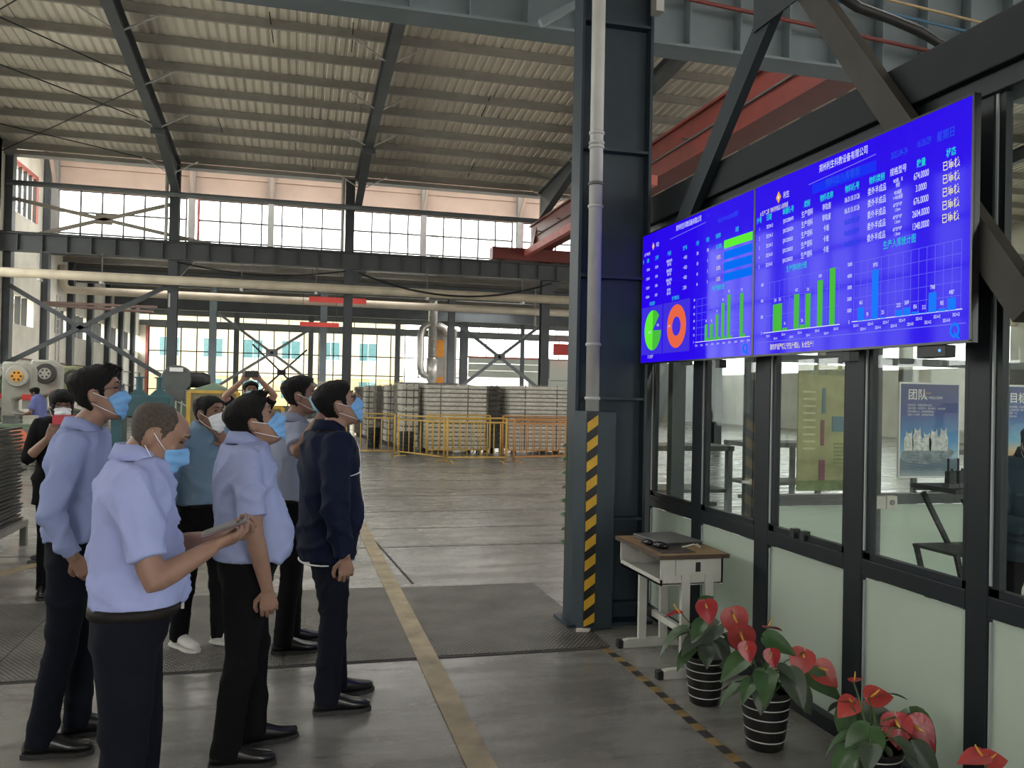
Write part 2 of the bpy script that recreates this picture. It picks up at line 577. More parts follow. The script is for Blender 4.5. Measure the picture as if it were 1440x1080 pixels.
for yy, zz in ((33.9, 5.62), (41.5, 5.4)):
    MB().hbeam((XL, yy, zz), (XR, yy, zz), .22, .55).build('roof_girder', M_grey2, low)

def window_grid(root, x0, x1, y, zs, step, frame_m, bar=.035, dep=.05, xsub=None):
    """glazed grid in the plane y: each pane a part"""
    n = max(1, round((x1 - x0) / step)); dx = (x1 - x0) / n
    for r in range(len(zs) - 1):
        h = abs(zs[r + 1] - zs[r]); zc = (zs[r] + zs[r + 1]) / 2
        pmesh = MB().box((0, 0, 0), (dx - bar * .8, .008, h - bar * .8)).mesh('pane', M_glasswin)
        for i in range(n): link('pane', pmesh, root, (x0 + dx * (i + .5), y, zc))
    hm = MB().box(((x0 + x1) / 2, y, 0), (x1 - x0, dep, bar)).mesh('glazing_bar', frame_m)
    for z in zs: link('glazing_bar', hm, root, (0, 0, z))
    z0, z1 = min(zs), max(zs)
    vm = MB().box((0, y, (z0 + z1) / 2), (bar, dep, z1 - z0)).mesh('mullion', frame_m)
    for i in range(n + 1): link('mullion', vm, root, (x0 + dx * i, 0, 0))

M_winframe = mat('window_frame_grey', (.06, .06, .058), .6)
wall_far_upper = struct(MB().bb(XL, XR, YC, YC + .16, 7.95, 9.8).build('wall_clerestory', M_pink), 'pinkish cladding above the clerestory')
MB().bb(XL, XR, YC, YC + .16, 5.9, 6.12).build('sill_cladding', M_grey2, wall_far_upper)
for z in (8.02, 8.75, 9.35):
    MB().bb(XL, XR, YC - .07, YC, z - .05, z + .05).build('cladding_rail', M_redtrim if z < 8.1 else M_pink, wall_far_upper)
for i, (x0, x1) in enumerate(((-7.5, -3.6), (-3.2, 1.55), (1.95, 7.75), (8.15, 13.3), (13.7, 19.0), (19.4, 25.5))):
    wn = struct(empty('window_%d' % (i + 1), (0, 0, 0)), 'clerestory window with a grid of panes')
    window_grid(wn, x0, x1, YC + .06, (6.12, 6.55, 7.25, 7.95), .68, M_winframe, .05, .06)
    MB().bb(x0 - .05, x0, YC - .02, YC + .12, 6.12, 7.95).build('red_jamb', M_redtrim, wn)
portal('clerestory_daylight', (9, YC - .15, 7.05), 34, 1.7, (0, -1, -.0))
# posts and knee brackets of the clerestory
for k, x in enumerate((-7.55, -3.4, -.85, 1.75, 4.4, 7.95, 10.6, 13.5)):
    b = MB().hbeam((x, YC - .2, 6.1), (x, YC - .2, 9.7), .2, .2, up=(0, 1, 0))
    o = b.build('clerestory_post', mat('pale_post', (.30, .30, .29), .6))
    tag(o, ['clerestory post at the left corner of the high windows', 'clerestory post just above the leftmost brace', 'clerestory post in the second high window run', 'clerestory post behind the middle rafter end',
            'clerestory post beside the pale vertical duct', 'clerestory post left of the red crane bridge', 'clerestory post beyond the red crane bridge', 'clerestory post hidden far right behind the column'][k], 'post', 'clerestory posts')
    MB().bar((x, YC - .3, 8.1), (x + .05, YC - 1.6, 9.5), .09, .14).build('knee_bracket', M_pink, o)
# gable windows on the left, above the wall
wg = struct(empty('window_7'), 'tall narrow gable window at the far left')
for i in range(5):
    y0 = 26.75 + i * .5
    MB().bb(-7.93, -7.91, y0 + .02, y0 + .48, 6.65, 7.95).build('pane', M_glasswin, wg)
for i in range(6):
    MB().bb(-7.97, -7.87, 26.73 + i * .5, 26.77 + i * .5, 6.6, 8.0).build('mullion', M_winframe, wg)
MB().bb(-7.97, -7.83, 26.7, 29.3, 7.98, 8.06).build('red_lintel', M_redtrim, wg)
MB().bb(-7.97, -7.83, 29.24, 29.32, 6.6, 8.0).build('red_jamb', M_redtrim, wg)

# ------------------------------------------------------------------ walls
def wall_x(name, x, spans, m, label):
    b = MB()
    for (y0, y1, z0, z1) in spans: b.bb(x - .12, x + .12, y0, y1, z0, z1)
    return struct(b.build(name, m), label)
# left wall: whitewashed masonry, strip windows along the near part (outside the frame) and low windows beyond
spans = [(YB, 26.0, 0, 2.4), (YB, 26.0, 6.4, 11.2), (YB, 4, 2.4, 6.4)]
y = 4
while y < 26:
    spans.append((y, y + .5, 2.4, 6.4)); y += 5.5
spans.append((25.5, 26.7, 2.4, 11.2))
spans += [(26.7, 29.3, 0, 3.35), (26.7, 29.3, 4.2, 6.6), (26.7, 29.3, 8.0, 10), (29.3, 31, 0, 10), (31, YF, 0, 3.35), (31, YF, 4.2, 6.3)]
for yy in (31, 33.3, 36.4, 39.6, 42.6, 45.5): spans.append((yy, yy + .7, 3.35, 4.2))
wl = wall_x('wall_left', -8.0, spans, M_whitewall, 'whitewashed left wall with dark pilasters')
n = 8
y = 4.5
while y < 25:
    wn = struct(empty('window_%d' % n), 'strip window in the left wall'); n += 1
    for zz in (2.4, 3.4, 4.4, 5.4):
        for j in range(5):
            MB().bb(-8.01, -8.0, y + j + .03, y + j + .97, zz + .03, zz + .97).build('pane', M_glasswin, wn)
    for j in range(6): MB().bb(-8.05, -7.95, y + j - .03, y + j + .03, 2.4, 6.4).build('mullion', M_winframe, wn)
    for zz in (3.4, 4.4, 5.4): MB().bb(-8.05, -7.95, y, y + 5, zz - .03, zz + .03).build('glazing_bar', M_winframe, wn)
    y += 5.5
portal('left_daylight', (-7.8, 15, 4.4), 22, 4.0, (1, 0, 0))
for (y0, y1) in ((26.75, 29.3), (31.7, 33.3), (34.0, 36.4), (37.1, 39.6), (40.3, 42.6), (43.3, 45.5)):
    wn = struct(empty('window_%d' % n), 'low strip window in the whitewashed wall'); n += 1
    k = 4
    for j in range(k):
        a = y0 + (y1 - y0) * j / k; c = y0 + (y1 - y0) * (j + 1) / k
        MB().bb(-8.01, -8.0, a + .03, c - .03, 3.38, 4.17).build('pane', M_glasswin, wn)
        MB().bb(-8.05, -7.9, a - .03, a + .03, 3.35, 4.2).build('mullion', M_winframe, wn)
for k, yy in enumerate((26.42, 30.14, 33.41, 36.44, 39.69, 42.61, 45.6)):
    o = MB().hbeam((-7.78, yy, 0), (-7.78, yy, 9.7 if yy < 31 else 6.0), .30, .22, up=(1, 0, 0)).build('wall_column', M_grey2)
    tag(o, ['dark grey steel column at the left edge of the frame', 'wall column beside the ladder on the whitewashed wall', 'third wall column from the left edge on the whitewashed wall', 'fourth wall column along the whitewashed wall',
            'fifth wall column along the whitewashed wall', 'sixth wall column along the whitewashed wall', 'last wall column before the far left corner'][k], 'column', 'columns along the left wall')
for z, s in ((2.35, 0), (1.7, .3)):
    MB().tube([(-7.80, 27, z), (-7.80, YF - 1, z - .1)], .03, 6).build('wall_conduit', mat('rusty_conduit', (.20, .15, .11), .8), wl)
# ladder on the left wall
lad = tag(empty('wall_ladder', (-7.75, 31.6, 0)), 'pale steel ladder fixed to the whitewashed wall', 'ladder')
for s in (-.2, .2): MB().bb(-.02, .02, s - .02, s + .02, .6, 4.6).build('rail', M_pale, lad)
rm = MB().bb(-.012, .012, -.2, .2, -.012, .012).mesh('rung', M_pale)
for i in range(13): link('rung', rm, lad, (0, 0, .8 + i * .3))
# back and right walls, seen only as reflections, with large windows
spans = [(XL, XR, 0, .9), (XL, XR, 5.6, 11.5)]
b = MB()
for (x0, x1, z0, z1) in spans: b.bb(x0, x1, YB - .12, YB + .12, z0, z1)
x = XL
while x <= XR: b.bb(x, x + 3.4, YB - .12, YB + .12, .9, 5.6); x += 6.6
struct(b.build('wall_back', M_whitewall), 'wall behind the viewer with wide openings')
portal('back_daylight', (9, YB + .2, 3.2), 33, 4.6, (0, 1, 0))
b = MB()
for (y0, y1, z0, z1) in ((7, YF, 0, 3.0), (7, YF, 5.2, 11), (YB, 7, 6.5, 11)): b.bb(XR - .12, XR + .12, y0, y1, z0, z1)
y = 7
while y < YF: b.bb(XR - .12, XR + .12, y, y + .9, 1.2, 5.2); y += 6
struct(b.build('wall_right', M_whitewall), 'far right wall with wide openings')
portal('right_daylight', (XR - .2, 20, 3.2), 54, 3.8, (-1, 0, 0))

# far wall
M_farwall = mat('far_wall_grey', (.22, .24, .24), .7)
M_sandwich = mat('pale_green_panel', (.62, .68, .60), .55, 0, .05, .6)
wf = struct(MB().bb(XL, 9.55, YF, YF + .2, 0, .62).bb(XL, XR, YF, YF + .2, 4.74, 5.09).bb(XL, XR, YF, YF + .2, 5.39, 6.4).bb(9.3, 9.75, YF, YF + .2, 0, 5.1)
            .bb(14.6, XR, YF, YF + .2, 0, 3.65).build('wall_far', M_farwall), 'grey band of the far wall over the windows')
for i, (x0, x1) in enumerate(((-8.0, -7.5),)):
    MB().bb(x0, x1, YF - .02, YF + .1, .6, 4.8).build('pale_pier', M_whitewall, wf)
MB().bb(-7.55, -7.43, YF - .06, YF + .1, .4, 4.8).build('red_jamb', M_redtrim, wf)
wn = struct(empty('window_%d' % n), 'tall grid window of the far wall looking out on the cream building'); n += 1
window_grid(wn, -7.4, 9.3, YF + .05, (.62, 1.45, 2.41, 3.48, 4.74), .81, M_winframe, .055, .07)
wn = struct(empty('window_%d' % n), 'thin transom strip of daylight under the rear roof'); n += 1
window_grid(wn, -7.4, 17.5, YF + .05, (5.09, 5.39), 1.2, M_winframe, .04)
wn = struct(empty('window_%d' % n), 'high windows above the roller door'); n += 1
window_grid(wn, 9.75, 17.5, YF + .05, (3.65, 4.74), 1.1, M_winframe, .05)
portal('added_rear_rooflight_daylight', (.0, 31.7, 5.9), 11, 2.0, (0, 0, -1))  # portal for the added gaps in the low roof
portal('far_daylight', (1, YF - .15, 2.7), 17, 4.1, (0, -1, 0))
portal('far_door_daylight', (13.5, YF - .15, 4.2), 8, 1.1, (0, -1, 0))
dr = struct(empty('door_1'), 'pale green panelled sliding door left partly open')
for k, (z0, z1) in enumerate(((2.50, 2.88), (2.90, 3.28), (3.30, 3.62))):
    MB().bb(9.8, 14.6, YF - .05, YF + .03, z0, z1).build('door_panel', M_sandwich, dr)
MB().bb(9.75, 14.65, YF - .1, YF - .04, 3.60, 3.70).build('red_rail', M_redtrim, dr)
MB().bb(13.4, 14.7, YF - .12, YF - .06, 0, 2.5).build('door_leaf', M_sandwich, dr)
b = MB()
for z in (0.0, 1.2, 2.4): b.bb(14.7, 19, YF - .06, YF, z + .02, z + 1.18)
b.build('panel_cladding', M_sandwich, wf)

# outside: ground and the cream building across the yard
struct(MB().bb(-40, 50, YF + .3, 120, -.25, -.05).build('ground', mat('yard_concrete', (.45, .43, .38), .9)), 'pale yard outside the far windows')
struct(MB().bb(-60, XL - .3, -30, YF + .3, -.25, -.05).bb(XR + .3, 60, -30, YF + .3, -.25, -.05).bb(XL - .3, XR + .3, -40, YB - .3, -.25, -.05).build('ground', mat('yard_concrete', (.45, .43, .38), .9)), 'pale yard around the hall')
bd = tag(empty('cream_building', (0, 70, 0)), 'cream and yellow building seen through the far windows', 'building')
M_cream = mat('cream_render', (.46, .40, .275), .9, 0, .06, .3)
MB().bb(-30, 8.8, 0, 8, 0, 7.4).build('wall', M_cream, bd)
MB().bb(-30, 8.8, -.06, 0, 0, 2.5).build('base_band', mat('ochre_render', (.42, .33, .175), .9), bd)
MB().bb(-30.2, 9, -.35, 8, 7.4, 7.8).build('roof_edge', mat('pale_coping', (.45, .43, .38), .8), bd)
MB().bb(-30, 8.8, -.12, 0, 2.5, 2.62).build('string_course', mat('pale_coping', (.45, .43, .38), .8), bd)
M_teal = mat('teal_window_glass', (.07, .16, .17), .2, 0, .1, 3)
M_wframe = mat('white_window_frame', (.75, .76, .74), .5)
wm = MB().bb(-.75, .75, -.05, .02, -.02, 1.55).mesh('window', M_wframe)
pn = MB().bb(-.34, .34, -.07, -.04, 0, 1.42).mesh('pane', M_teal)
for z in (3.9, .75):
    for x in (-26, -22.6, -19, -15.5, -12.6, -9.3, -6.1, -3.1, -.2, 2.9, 5.9):
        o = link('window', wm, bd, (x, 0, z))
        link('pane', pn, o, (-.36, 0, .06)); link('pane', pn, o, (.36, 0, .06))
bd2 = tag(empty('white_shed', (20, 62, 0)), 'pale shed outside behind the sliding door', 'building')
MB().bb(-9, 12, 0, 6, 0, 3.0).build('wall', mat('pale_shed', (.5, .5, .48), .8), bd2)
MB().prism([(-9.3, 3.0), (12.3, 3.0), (12.3, 3.2), (1.5, 4.2), (-9.3, 3.2)], -.2, 6.2).build('roof', mat('pale_coping', (.45, .43, .38), .8), bd2)

# ------------------------------------------------------------------ steelwork of row B
YR = 26.2
def steel_column(x, y, z1, w, h, m, label, parent=None):
    o = MB().hbeam((x, y, 0), (x, y, z1), w, h, .025, .018, up=(0, 1, 0)).build('steel_column', m)
    MB().bb(x - w * .8, x + w * .8, y - h * .8, y + h * .8, 0, .03).build('base_plate', m, o)
    return tag(o, label, 'column', 'columns of the crane row')
M_colb = mat('row_column', (.045, .052, .058), .5, 0, .15, 2)
for x, lab in ((-3.42, 'dark steel column above the grey press drum, left crossing brace'), (1.57, 'dark steel column just behind the navy jacket man'), (7.82, 'dark steel column rising behind the wrapped stacks, right'), (14, 'dark steel column of the far crane row beyond the office')):
    c = steel_column(x, YR, 8.0, .26, .30, M_colb, lab)
    MB().tube([(x - .22, YR - .1, 5.7), (x - .22, YR - .1, 8.0)], .05, 8).build('downpipe', M_pale, c)
    MB().prism([(x + .13, 5.25), (x + .55, 5.25), (x + .13, 4.75)], YR - .08, YR + .08).build('gusset', M_colb, c)
    MB().bb(x - .1, x - .05, YR - .165, YR - .15, 3.9, 4.3).build('notice_strip', M_pale, c) if x < -3 else None
g = MB().hbeam((XL + .13, YR - .25, 5.5), (XR - .13, YR - .25, 5.5), .26, .50, .022, .014).build('crane_girder', mat('dark_girder', (.060, .066, .070), .5, 0, .15, 1.5))
tag(g, 'dark crane girder running across the hall in front of the high windows', 'girder')
sm = MB().bb(-.008, .008, -.12, -.005, -.23, .23).mesh('stiffener', M_colb)
x = XL + .6
while x < XR: link('stiffener', sm, g, (x, YR - .25, 5.5)); x += .62
MB().bb(XL, XR, YR - .28, YR - .22, 5.75, 5.80).build('crane_rail', M_black, g)
tag(MB().tube([(XL + .25, YR - .24, 7.14), (XR - .25, YR - .24, 7.14)], .075, 10).build('eaves_strut', M_grey2, None, True), 'grey tubular strut running level below the roof edge', 'strut')

def xbrace(name, ends, r, m, label, sleeve=None):
    """two crossing bars with a gusset at the crossing"""
    a, b, c, d, y = ends
    o = MB().bb(-.22, .22, -.03, .03, -.14, .14).build('cross_brace', m)
    # crossing point
    den = (b[0] - a[0]) * (d[1] - c[1]) - (b[1] - a[1]) * (d[0] - c[0])
    t = ((c[0] - a[0]) * (d[1] - c[1]) - (c[1] - a[1]) * (d[0] - c[0])) / den
    px, pz = a[0] + (b[0] - a[0]) * t, a[1] + (b[1] - a[1]) * t
    o.location = (px, y, pz)
    for (p, q) in ((a, b), (c, d)):
        MB().bar((p[0] - px, 0, p[1] - pz), (q[0] - px, 0, q[1] - pz), r * 2, r * 2.2).build('brace_bar', m, o)
    return tag(o, label, 'brace')
xbrace('b', ((-7.66, 4.33), (-3.57, 1.85), (-3.57, 4.52), (-7.66, 2.19), YR), .055, M_colb, 'dark cross brace between the left columns above the presses')
xbrace('b', ((-7.66, 6.80), (-2.2, 5.80), (-7.2, 5.80), (-3.57, 6.95), YR + .32), .045, mat('pale_brace', (.34, .31, .26), .6), 'slim brace crossing the high window at the left')  # paler tone than the other braces
xbrace('b', ((-2.85, 4.45), (1.1, 1.6), (-2.9, 1.55), (1.15, 4.3), 33.68), .045, M_grey2, 'grey cross brace in front of the far grid window')
xbrace('b', ((-2.1, 3.9), (.9, 1.0), (-2.1, 1.0), (.7, 3.7), 46.5), .04, M_colb, 'thin cross brace right against the far grid window')
xbrace('b', ((6.5, 4.35), (10.6, 1.35), (6.5, 1.75), (10.2, 4.65), 33.9), .055, M_grey2, 'grey cross brace before the pale green door')
# striped sleeves wrapped on the low brace ends
M_strY = mat('hazard_yellow', (.55, .36, .03), .5)
for k in range(9):
    t0 = .72 + k * .03
    p = V((-7.85 + 4.45 * t0, YR - .07, 4.45 - 2.7 * t0)); q = V((-7.85 + 4.45 * (t0 + .016), YR - .07, 4.45 - 2.7 * (t0 + .016)))
# row C
for k, (x, y, wd, m) in enumerate(((-2.98, 33.9, .26, M_grey), (1.11, 33.9, .26, M_grey), (6.18, 33.9, .26, M_grey2), (-2.95, 47.2, .26, M_grey2), (.9, 47.2, .26, M_grey2), (5.6, 47.2, .26, M_grey2), (9.35, 47.2, .4, M_grey2), (12.8, 47.2, .2, M_grey2))):
    o = MB().hbeam((x, y, 0), (x, y, 5.6), wd, wd, up=(0, 1, 0)).build('steel_column', m)
    tag(o, ['light grey column left of the far photographer', 'light grey column behind the man in the navy jacket', 'grey column beside the dust collector ducts', 'slim column against the far grid window, leftmost',
            'slim column against the far grid window, second', 'slim column against the far grid window, left of the duct', 'wide jamb column left of the pale green door', 'thin post in front of the pale green door'][k], 'column', 'rear bay columns')

# long pipes hung from the girder
M_rod = mat('hanger_rod', (.09, .09, .09), .5)
p1 = tag(MB().tube([(XL + .14, 25.6, 4.62), (XR - .2, 25.6, 4.60)], .13, 14).build('overhead_pipe', M_pipe, None, True), 'beige overhead pipe hung under the dark crane girder', 'pipe')
for x in (-6.75, -5.2, -1.5, .6, 3.9, 6.9):
    MB().bar((x, 25.6, 4.45), (x, 25.6, 5.3), .03, .03).build('hanger', M_rod, p1)
    MB().bb(x - .04, x + .04, 25.45, 25.75, 4.42, 4.48).build('saddle', M_galv, p1)
p2 = tag(MB().tube([(-7.72, 32, 5.7), (-7.70, 32, 5.0), (-7.55, 32, 4.86), (-6.5, 32, 4.85), (XR - .2, 32, 4.82)], .14, 14).build('overhead_pipe', mat('pale_lagging', (.60, .53, .42), .5, 0, .12, 2), None, True), 'pale lagged pipe with an elbow, farther back under the low roof', 'pipe')
tag(MB().tube([(-7.7, 30, 4.15), (-4.5, 30, 4.05)], .05, 8).bb(-7.8, -4.4, 29.95, 30.05, 4.18, 4.26).build('cable_tray', mat('rusty_tray', (.22, .15, .13), .7)), 'rusty cable tray near the whitewashed wall', 'tray')
cab = []
for i in range(25):
    t = i / 24; cab.append((1.8 + 6.0 * t, 25.4, 5.1 - .55 * (1 - (2 * t - 1) ** 2) * 1.0))
tag(MB().tube(cab, .03, 6).build('sagging_cable', M_black), 'black cable sagging below the girder towards the right column', 'cable')
cab = [(-3.3 + 4.75 * i / 16, 26.02, 5.20 - .25 * math.sin(PI * i / 16)) for i in range(17)]
tag(MB().tube(cab, .025, 6).build('sagging_cable', M_black), 'black cable slung between the two left columns', 'cable')
# red signs on the rear girder
M_banner = mat('red_banner', (.62, .06, .05), .6)
for (x0, x1, z0, z1, y, lab) in ((.5, 2.55, 4.78, 4.98, 31.5, 'long red banner on the rear girder behind the overhead pipe'), (.2, 1.6, 3.9, 4.06, 31.7, 'faded red strip banner below the long one'),
                                 (14.7, 17.0, 3.88, 4.55, 47.3, 'bright red banner high by the right column')):
    bo = tag(MB().bb(x0, x1, y, y + .03, z0, z1).build('banner', M_banner), lab, 'banner')
    for q in (x0 + .1, x1 - .1): MB().bb(q - .008, q + .008, y, y + .016, z1, lowz(y) + .01).build('cord', M_rod, bo)

# red crane bridge resting on both girders
cr = tag(empty('overhead_crane', (7.35, 0, 0)), 'red overhead crane bridge spanning from the near girder to the far one', 'crane')
b = MB().bb(-.02, 0, 8.4, 26.3, 6.25, 6.98).bb(.40, .42, 8.4, 26.3, 6.25, 6.98).bb(-.09, .49, 8.4, 26.3, 6.20, 6.25).bb(-.09, .49, 8.4, 26.3, 6.98, 7.03)
b.build('bridge_girder', M_red, cr)
for y in (9, 11, 13, 15, 17, 19, 21, 23, 25): MB().bar((-.02, y, 6.62), (-.14, y + .1, 6.66), .03, .03).build('cable_hook', M_black, cr)
MB().tube([(-.05, 8, 6.60), (-.05, 26, 6.60)], .022, 6).build('festoon_rail', M_rod, cr)
MB().bb(-1.4, 1.3, 25.72, 26.18, 5.82, 6.20).build('end_carriage', M_red, cr)
for x in (-1.1, 1.0): MB().lathe([(.16, -.05), (.16, .05)], (x, 25.95, 5.96), 16, 'Y').build('wheel', M_black, cr)
MB().prism([(-.15, 6.2), (.55, 6.2), (.3, 7.0), (.0, 7.0)], 25.6, 26.0).build('end_bracket', M_red, cr)
# light pinkish beam under the eave by the crane end
tag(MB().bar((7.05, 16, 6.05), (7.05, 25.9, 6.05), .16, .2).build('runway_beam', M_redtrim), 'pale red runway beam beside the crane bridge', 'beam')

# near girder A
ga = MB().hbeam((XL + .13, 8.15, 5.85), (XR - .13, 8.15, 5.85), .34, 1.2, .03, .016).build('crane_girder', M_grey)
tag(ga, 'deep grey-blue crane girder crossing the top right of the view', 'girder')
sm = MB().bb(-.008, .008, -.16, -.005, -.57, .57).mesh('stiffener', M_grey)
x = XL + .3
while x < XR: link('stiffener', sm, ga, (x, 8.15, 5.85)); x += .58
tag(MB().tube([(3.6, 7.9, 5.72), (9.5, 7.9, 5.36)], .022, 8).build('conduit', M_red), 'thin red conduit running along the near girder', 'conduit')
tag(MB().tube([(5.2, 7.9, 5.95), (9.5, 7.9, 5.65)], .016, 6).build('conduit', mat('blue_hose', (.03, .12, .22), .5)), 'thin blue hose along the near girder', 'conduit')
tag(MB().tube([(5.2, 7.9, 6.1), (9.5, 7.9, 5.78)], .014, 6).build('conduit', mat('tan_cable', (.40, .28, .14), .6)), 'thin tan cable along the near girder', 'conduit')
pts = [(5.35, 7.6, 5.85), (5.6, 7.6, 5.73), (6.0, 7.6, 5.66), (6.35, 7.6, 5.58), (6.6, 7.6, 5.48), (6.9, 7.6, 5.43), (7.4, 7.6, 5.42)]
tag(MB().tube(pts, [.06, .055, .05, .055, .045, .045, .045], 8).build('black_hose', M_black, None, True), 'thick black hose drooping in front of the near girder', 'hose')
tag(MB().bar((2.2, 7.7, 5.16), (3.1, 7.7, 5.75), .07, .07).build('angle_strut', M_grey), 'short grey angle strut at the near girder left of the column', 'strut')

# ------------------------------------------------------------------ main column with downpipe and striped guard
ca = MB()
ca.bb(1.95, 1.972, 5.72, 5.91, 0, 7.2).bb(2.478, 2.5, 5.72, 5.91, 0, 7.2).bb(1.972, 2.478, 5.805, 5.82, 0, 7.2)
ca = tag(ca.build('main_column', M_col), 'big dark blue steel column with stiffener plates beside the window wall', 'column')
sm = MB().bb(1.972, 2.478, 5.73, 5.805, -.01, .01).mesh('stiffener', M_col)
for z in (.14, .75, 1.62, 2.50, 3.42, 4.34, 5.25, 6.2): link('stiffener', sm, ca, (0, 0, z))
MB().bb(1.90, 2.55, 5.66, 5.97, 0, .025).build('base_plate', M_col, ca)
MB().bb(2.47, 2.53, 5.62, 5.72, 4.42, 4.7).build('junction_box', M_pale, ca)
dp = tag(MB().tube([(2.055, 5.655, 1.45), (2.035, 5.655, 7.2)], .048, 20).build('downpipe', M_pale, None, True), 'pale grey plastic downpipe running down the front of the column', 'pipe')
for z in (1.62, 2.0, 2.98, 3.14, 3.40, 3.43, 3.5, 4.9):
    MB().lathe([(.052, -.012), (.056, -.006), (.056, .006), (.052, .012)], (2.055 - .02 * (z - 1.45) / 5.75, 5.655, z), 20).build('coupling', M_pale if z != 3.14 else M_rod, dp, True)
gd = MB().prism([(1.99, 5.585), (2.215, 5.60), (2.26, 5.72), (1.945, 5.72)], 0, 1.53, 'XY').build('column_guard', mat('guard_paint', (.034, .050, .062), .45, 0, .15, 3, 0, 40, .3), None, False, .006)
tag(gd, 'dark steel guard with black and yellow stripes at the foot of the column', 'guard')
M_hy = mat('stripe_yellow', (.62, .36, .02), .5, 0, .12, 9); M_hk = mat('stripe_black', (.012, .012, .012), .5)
MB().add([(1.994, 5.583, .03), (2.075, 5.5885, .03), (2.075, 5.5885, 1.52), (1.994, 5.583, 1.52), (1.994, 5.589, .03), (2.075, 5.5945, .03), (2.075, 5.5945, 1.52), (1.994, 5.589, 1.52)],
         ((0, 1, 2, 3), (7, 6, 5, 4), (0, 4, 5, 1), (2, 6, 7, 3), (1, 5, 6, 2), (0, 3, 7, 4))).build('black_band', M_hk, gd)
for k in range(11):
    z = .0 + k * .138
    z0 = max(z, .03)
    MB().prism([(1.996, z0), (2.073, min(z + .055, 1.5) if k else .06), (2.073, min(z + .125, 1.52)), (1.996, z + .07)], 5.5775, 5.583).build('yellow_stripe', M_hy, gd)
tag(MB().prism([(1.93, 5.55), (2.02, 5.53), (2.05, 5.58), (1.95, 5.60)], 0, .02, 'XY').build('plaster_chip', mat('white_scrap', (.6, .58, .53), .9)), 'small white scrap lying at the foot of the striped guard', 'scrap')

# ------------------------------------------------------------------ glazed window wall (runs along Y)
WX = 2.62
ww = struct(empty('wall_right_window', (0, 0, 0)), 'charcoal framed glazed office front')
posts = [(6.03, 5.915), (5.225, 5.10), (4.425, 4.28), (3.597, 3.462), (2.824, 2.714), (2.02, 1.90), (1.2, 1.08), (.4, .28), (-.4, -.52)]
for (a, c) in posts:
    MB().bb(WX, WX + .055, c, a, 0, 2.86).build('post', M_frame, ww, False, .004)
    MB().bb(WX - .012, WX, a - .03, a - .012, .03, 2.8).build('bead', mat('pale_bead', (.28, .31, .31), .4), ww) if False else None
MB().bb(WX - .02, WX + .13, -.6, 6.05, 2.85, 2.93).build('head_rail', M_frame, ww, False, .004)
MB().bb(WX - .06, WX + .16, -.6, 6.05, 2.93, 3.13).build('top_beam', mat('beam_charcoal', (.011, .014, .017), .6, 0, .15, 3, 0, 40, .2), ww, False, .006)
MB().bb(WX - .02, WX + .12, -.6, 6.05, 0, .07).build('sill', M_frame, ww, False, .004)
M_bead = mat('pale_bead', (.30, .34, .34), .4)
for i in range(len(posts) - 1):
    y1 = posts[i][1]; y0 = posts[i + 1][0]
    MB().bb(WX, WX + .055, y0, y1, .82, .90).build('mid_rail', M_frame, ww, False, .004)
    pn = MB().bb(WX + .026, WX + .032, y0 + .02, y1 - .02, .92, 2.84).build('pane', M_officeglass, ww)
    pl = MB().bb(WX + .02, WX + .028, y0 + .01, y1 - .01, .08, .81).build('lower_panel', M_mint, ww)
    # sash frames and glazing beads
    MB().bb(WX + .012, WX + .045, y1 - .045, y1, .90, 2.85).bb(WX + .012, WX + .045, y0, y0 + .03, .90, 2.85).bb(WX + .012, WX + .045, y0, y1, .90, .93).build('sash', M_frame, ww)
    MB().bb(WX + .004, WX + .012, y1 - .014, y1 - .004, .94, 2.85).bb(WX + .008, WX + .02, y1 - .014, y1 - .004, .09, .80).build('bead', M_bead, ww)
# sash catches on the rail
ct = MB().bb(-.02, .02, -.018, .018, 0, .05).mesh('catch', M_black)
for y in (4.03, 3.94): link('catch', ct, ww, (WX + .015, y, .90))

# chevron braces between wall and screens
M_br = mat('brace_grey', (.050, .055, .055), .5, 0, .15, 4)
M_br2 = mat('brace_brownish', (.045, .042, .036), .6, 0, .15, 4, 0, 40, .2)
tag(MB().bar((2.525, 4.10, 3.87), (2.525, 5.40, 2.64), .15, .055, (1, 0, 0)).build('chevron_brace', M_steel), 'dark diagonal brace rising above the left screen', 'brace')
tag(MB().bar((2.53, 5.40, 2.40), (2.53, 6.62, .95), .15, .05, (1, 0, 0)).build('chevron_brace', M_steel), 'dark diagonal brace below the left screen by the column', 'brace')
tag(MB().bar((2.525, 3.86, 3.80), (2.525, 2.44, 1.98), .13, .055, (1, 0, 0)).build('chevron_brace', M_br2), 'brownish diagonal brace running down behind the right screen', 'brace')
tag(MB().bb(2.485, 2.495, 3.7, 4.3, 3.72, 4.05).build('brace_gusset', M_steel), 'dark gusset plate joining the two diagonal braces', 'plate')
tag(MB().bb(2.53, 2.62, 2.40, 2.60, 2.06, 2.14).bb(2.53, 2.56, 2.40, 2.46, 1.9, 2.2).build('wall_bracket', M_black), 'small black bracket on the wall right of the right screen', 'bracket')

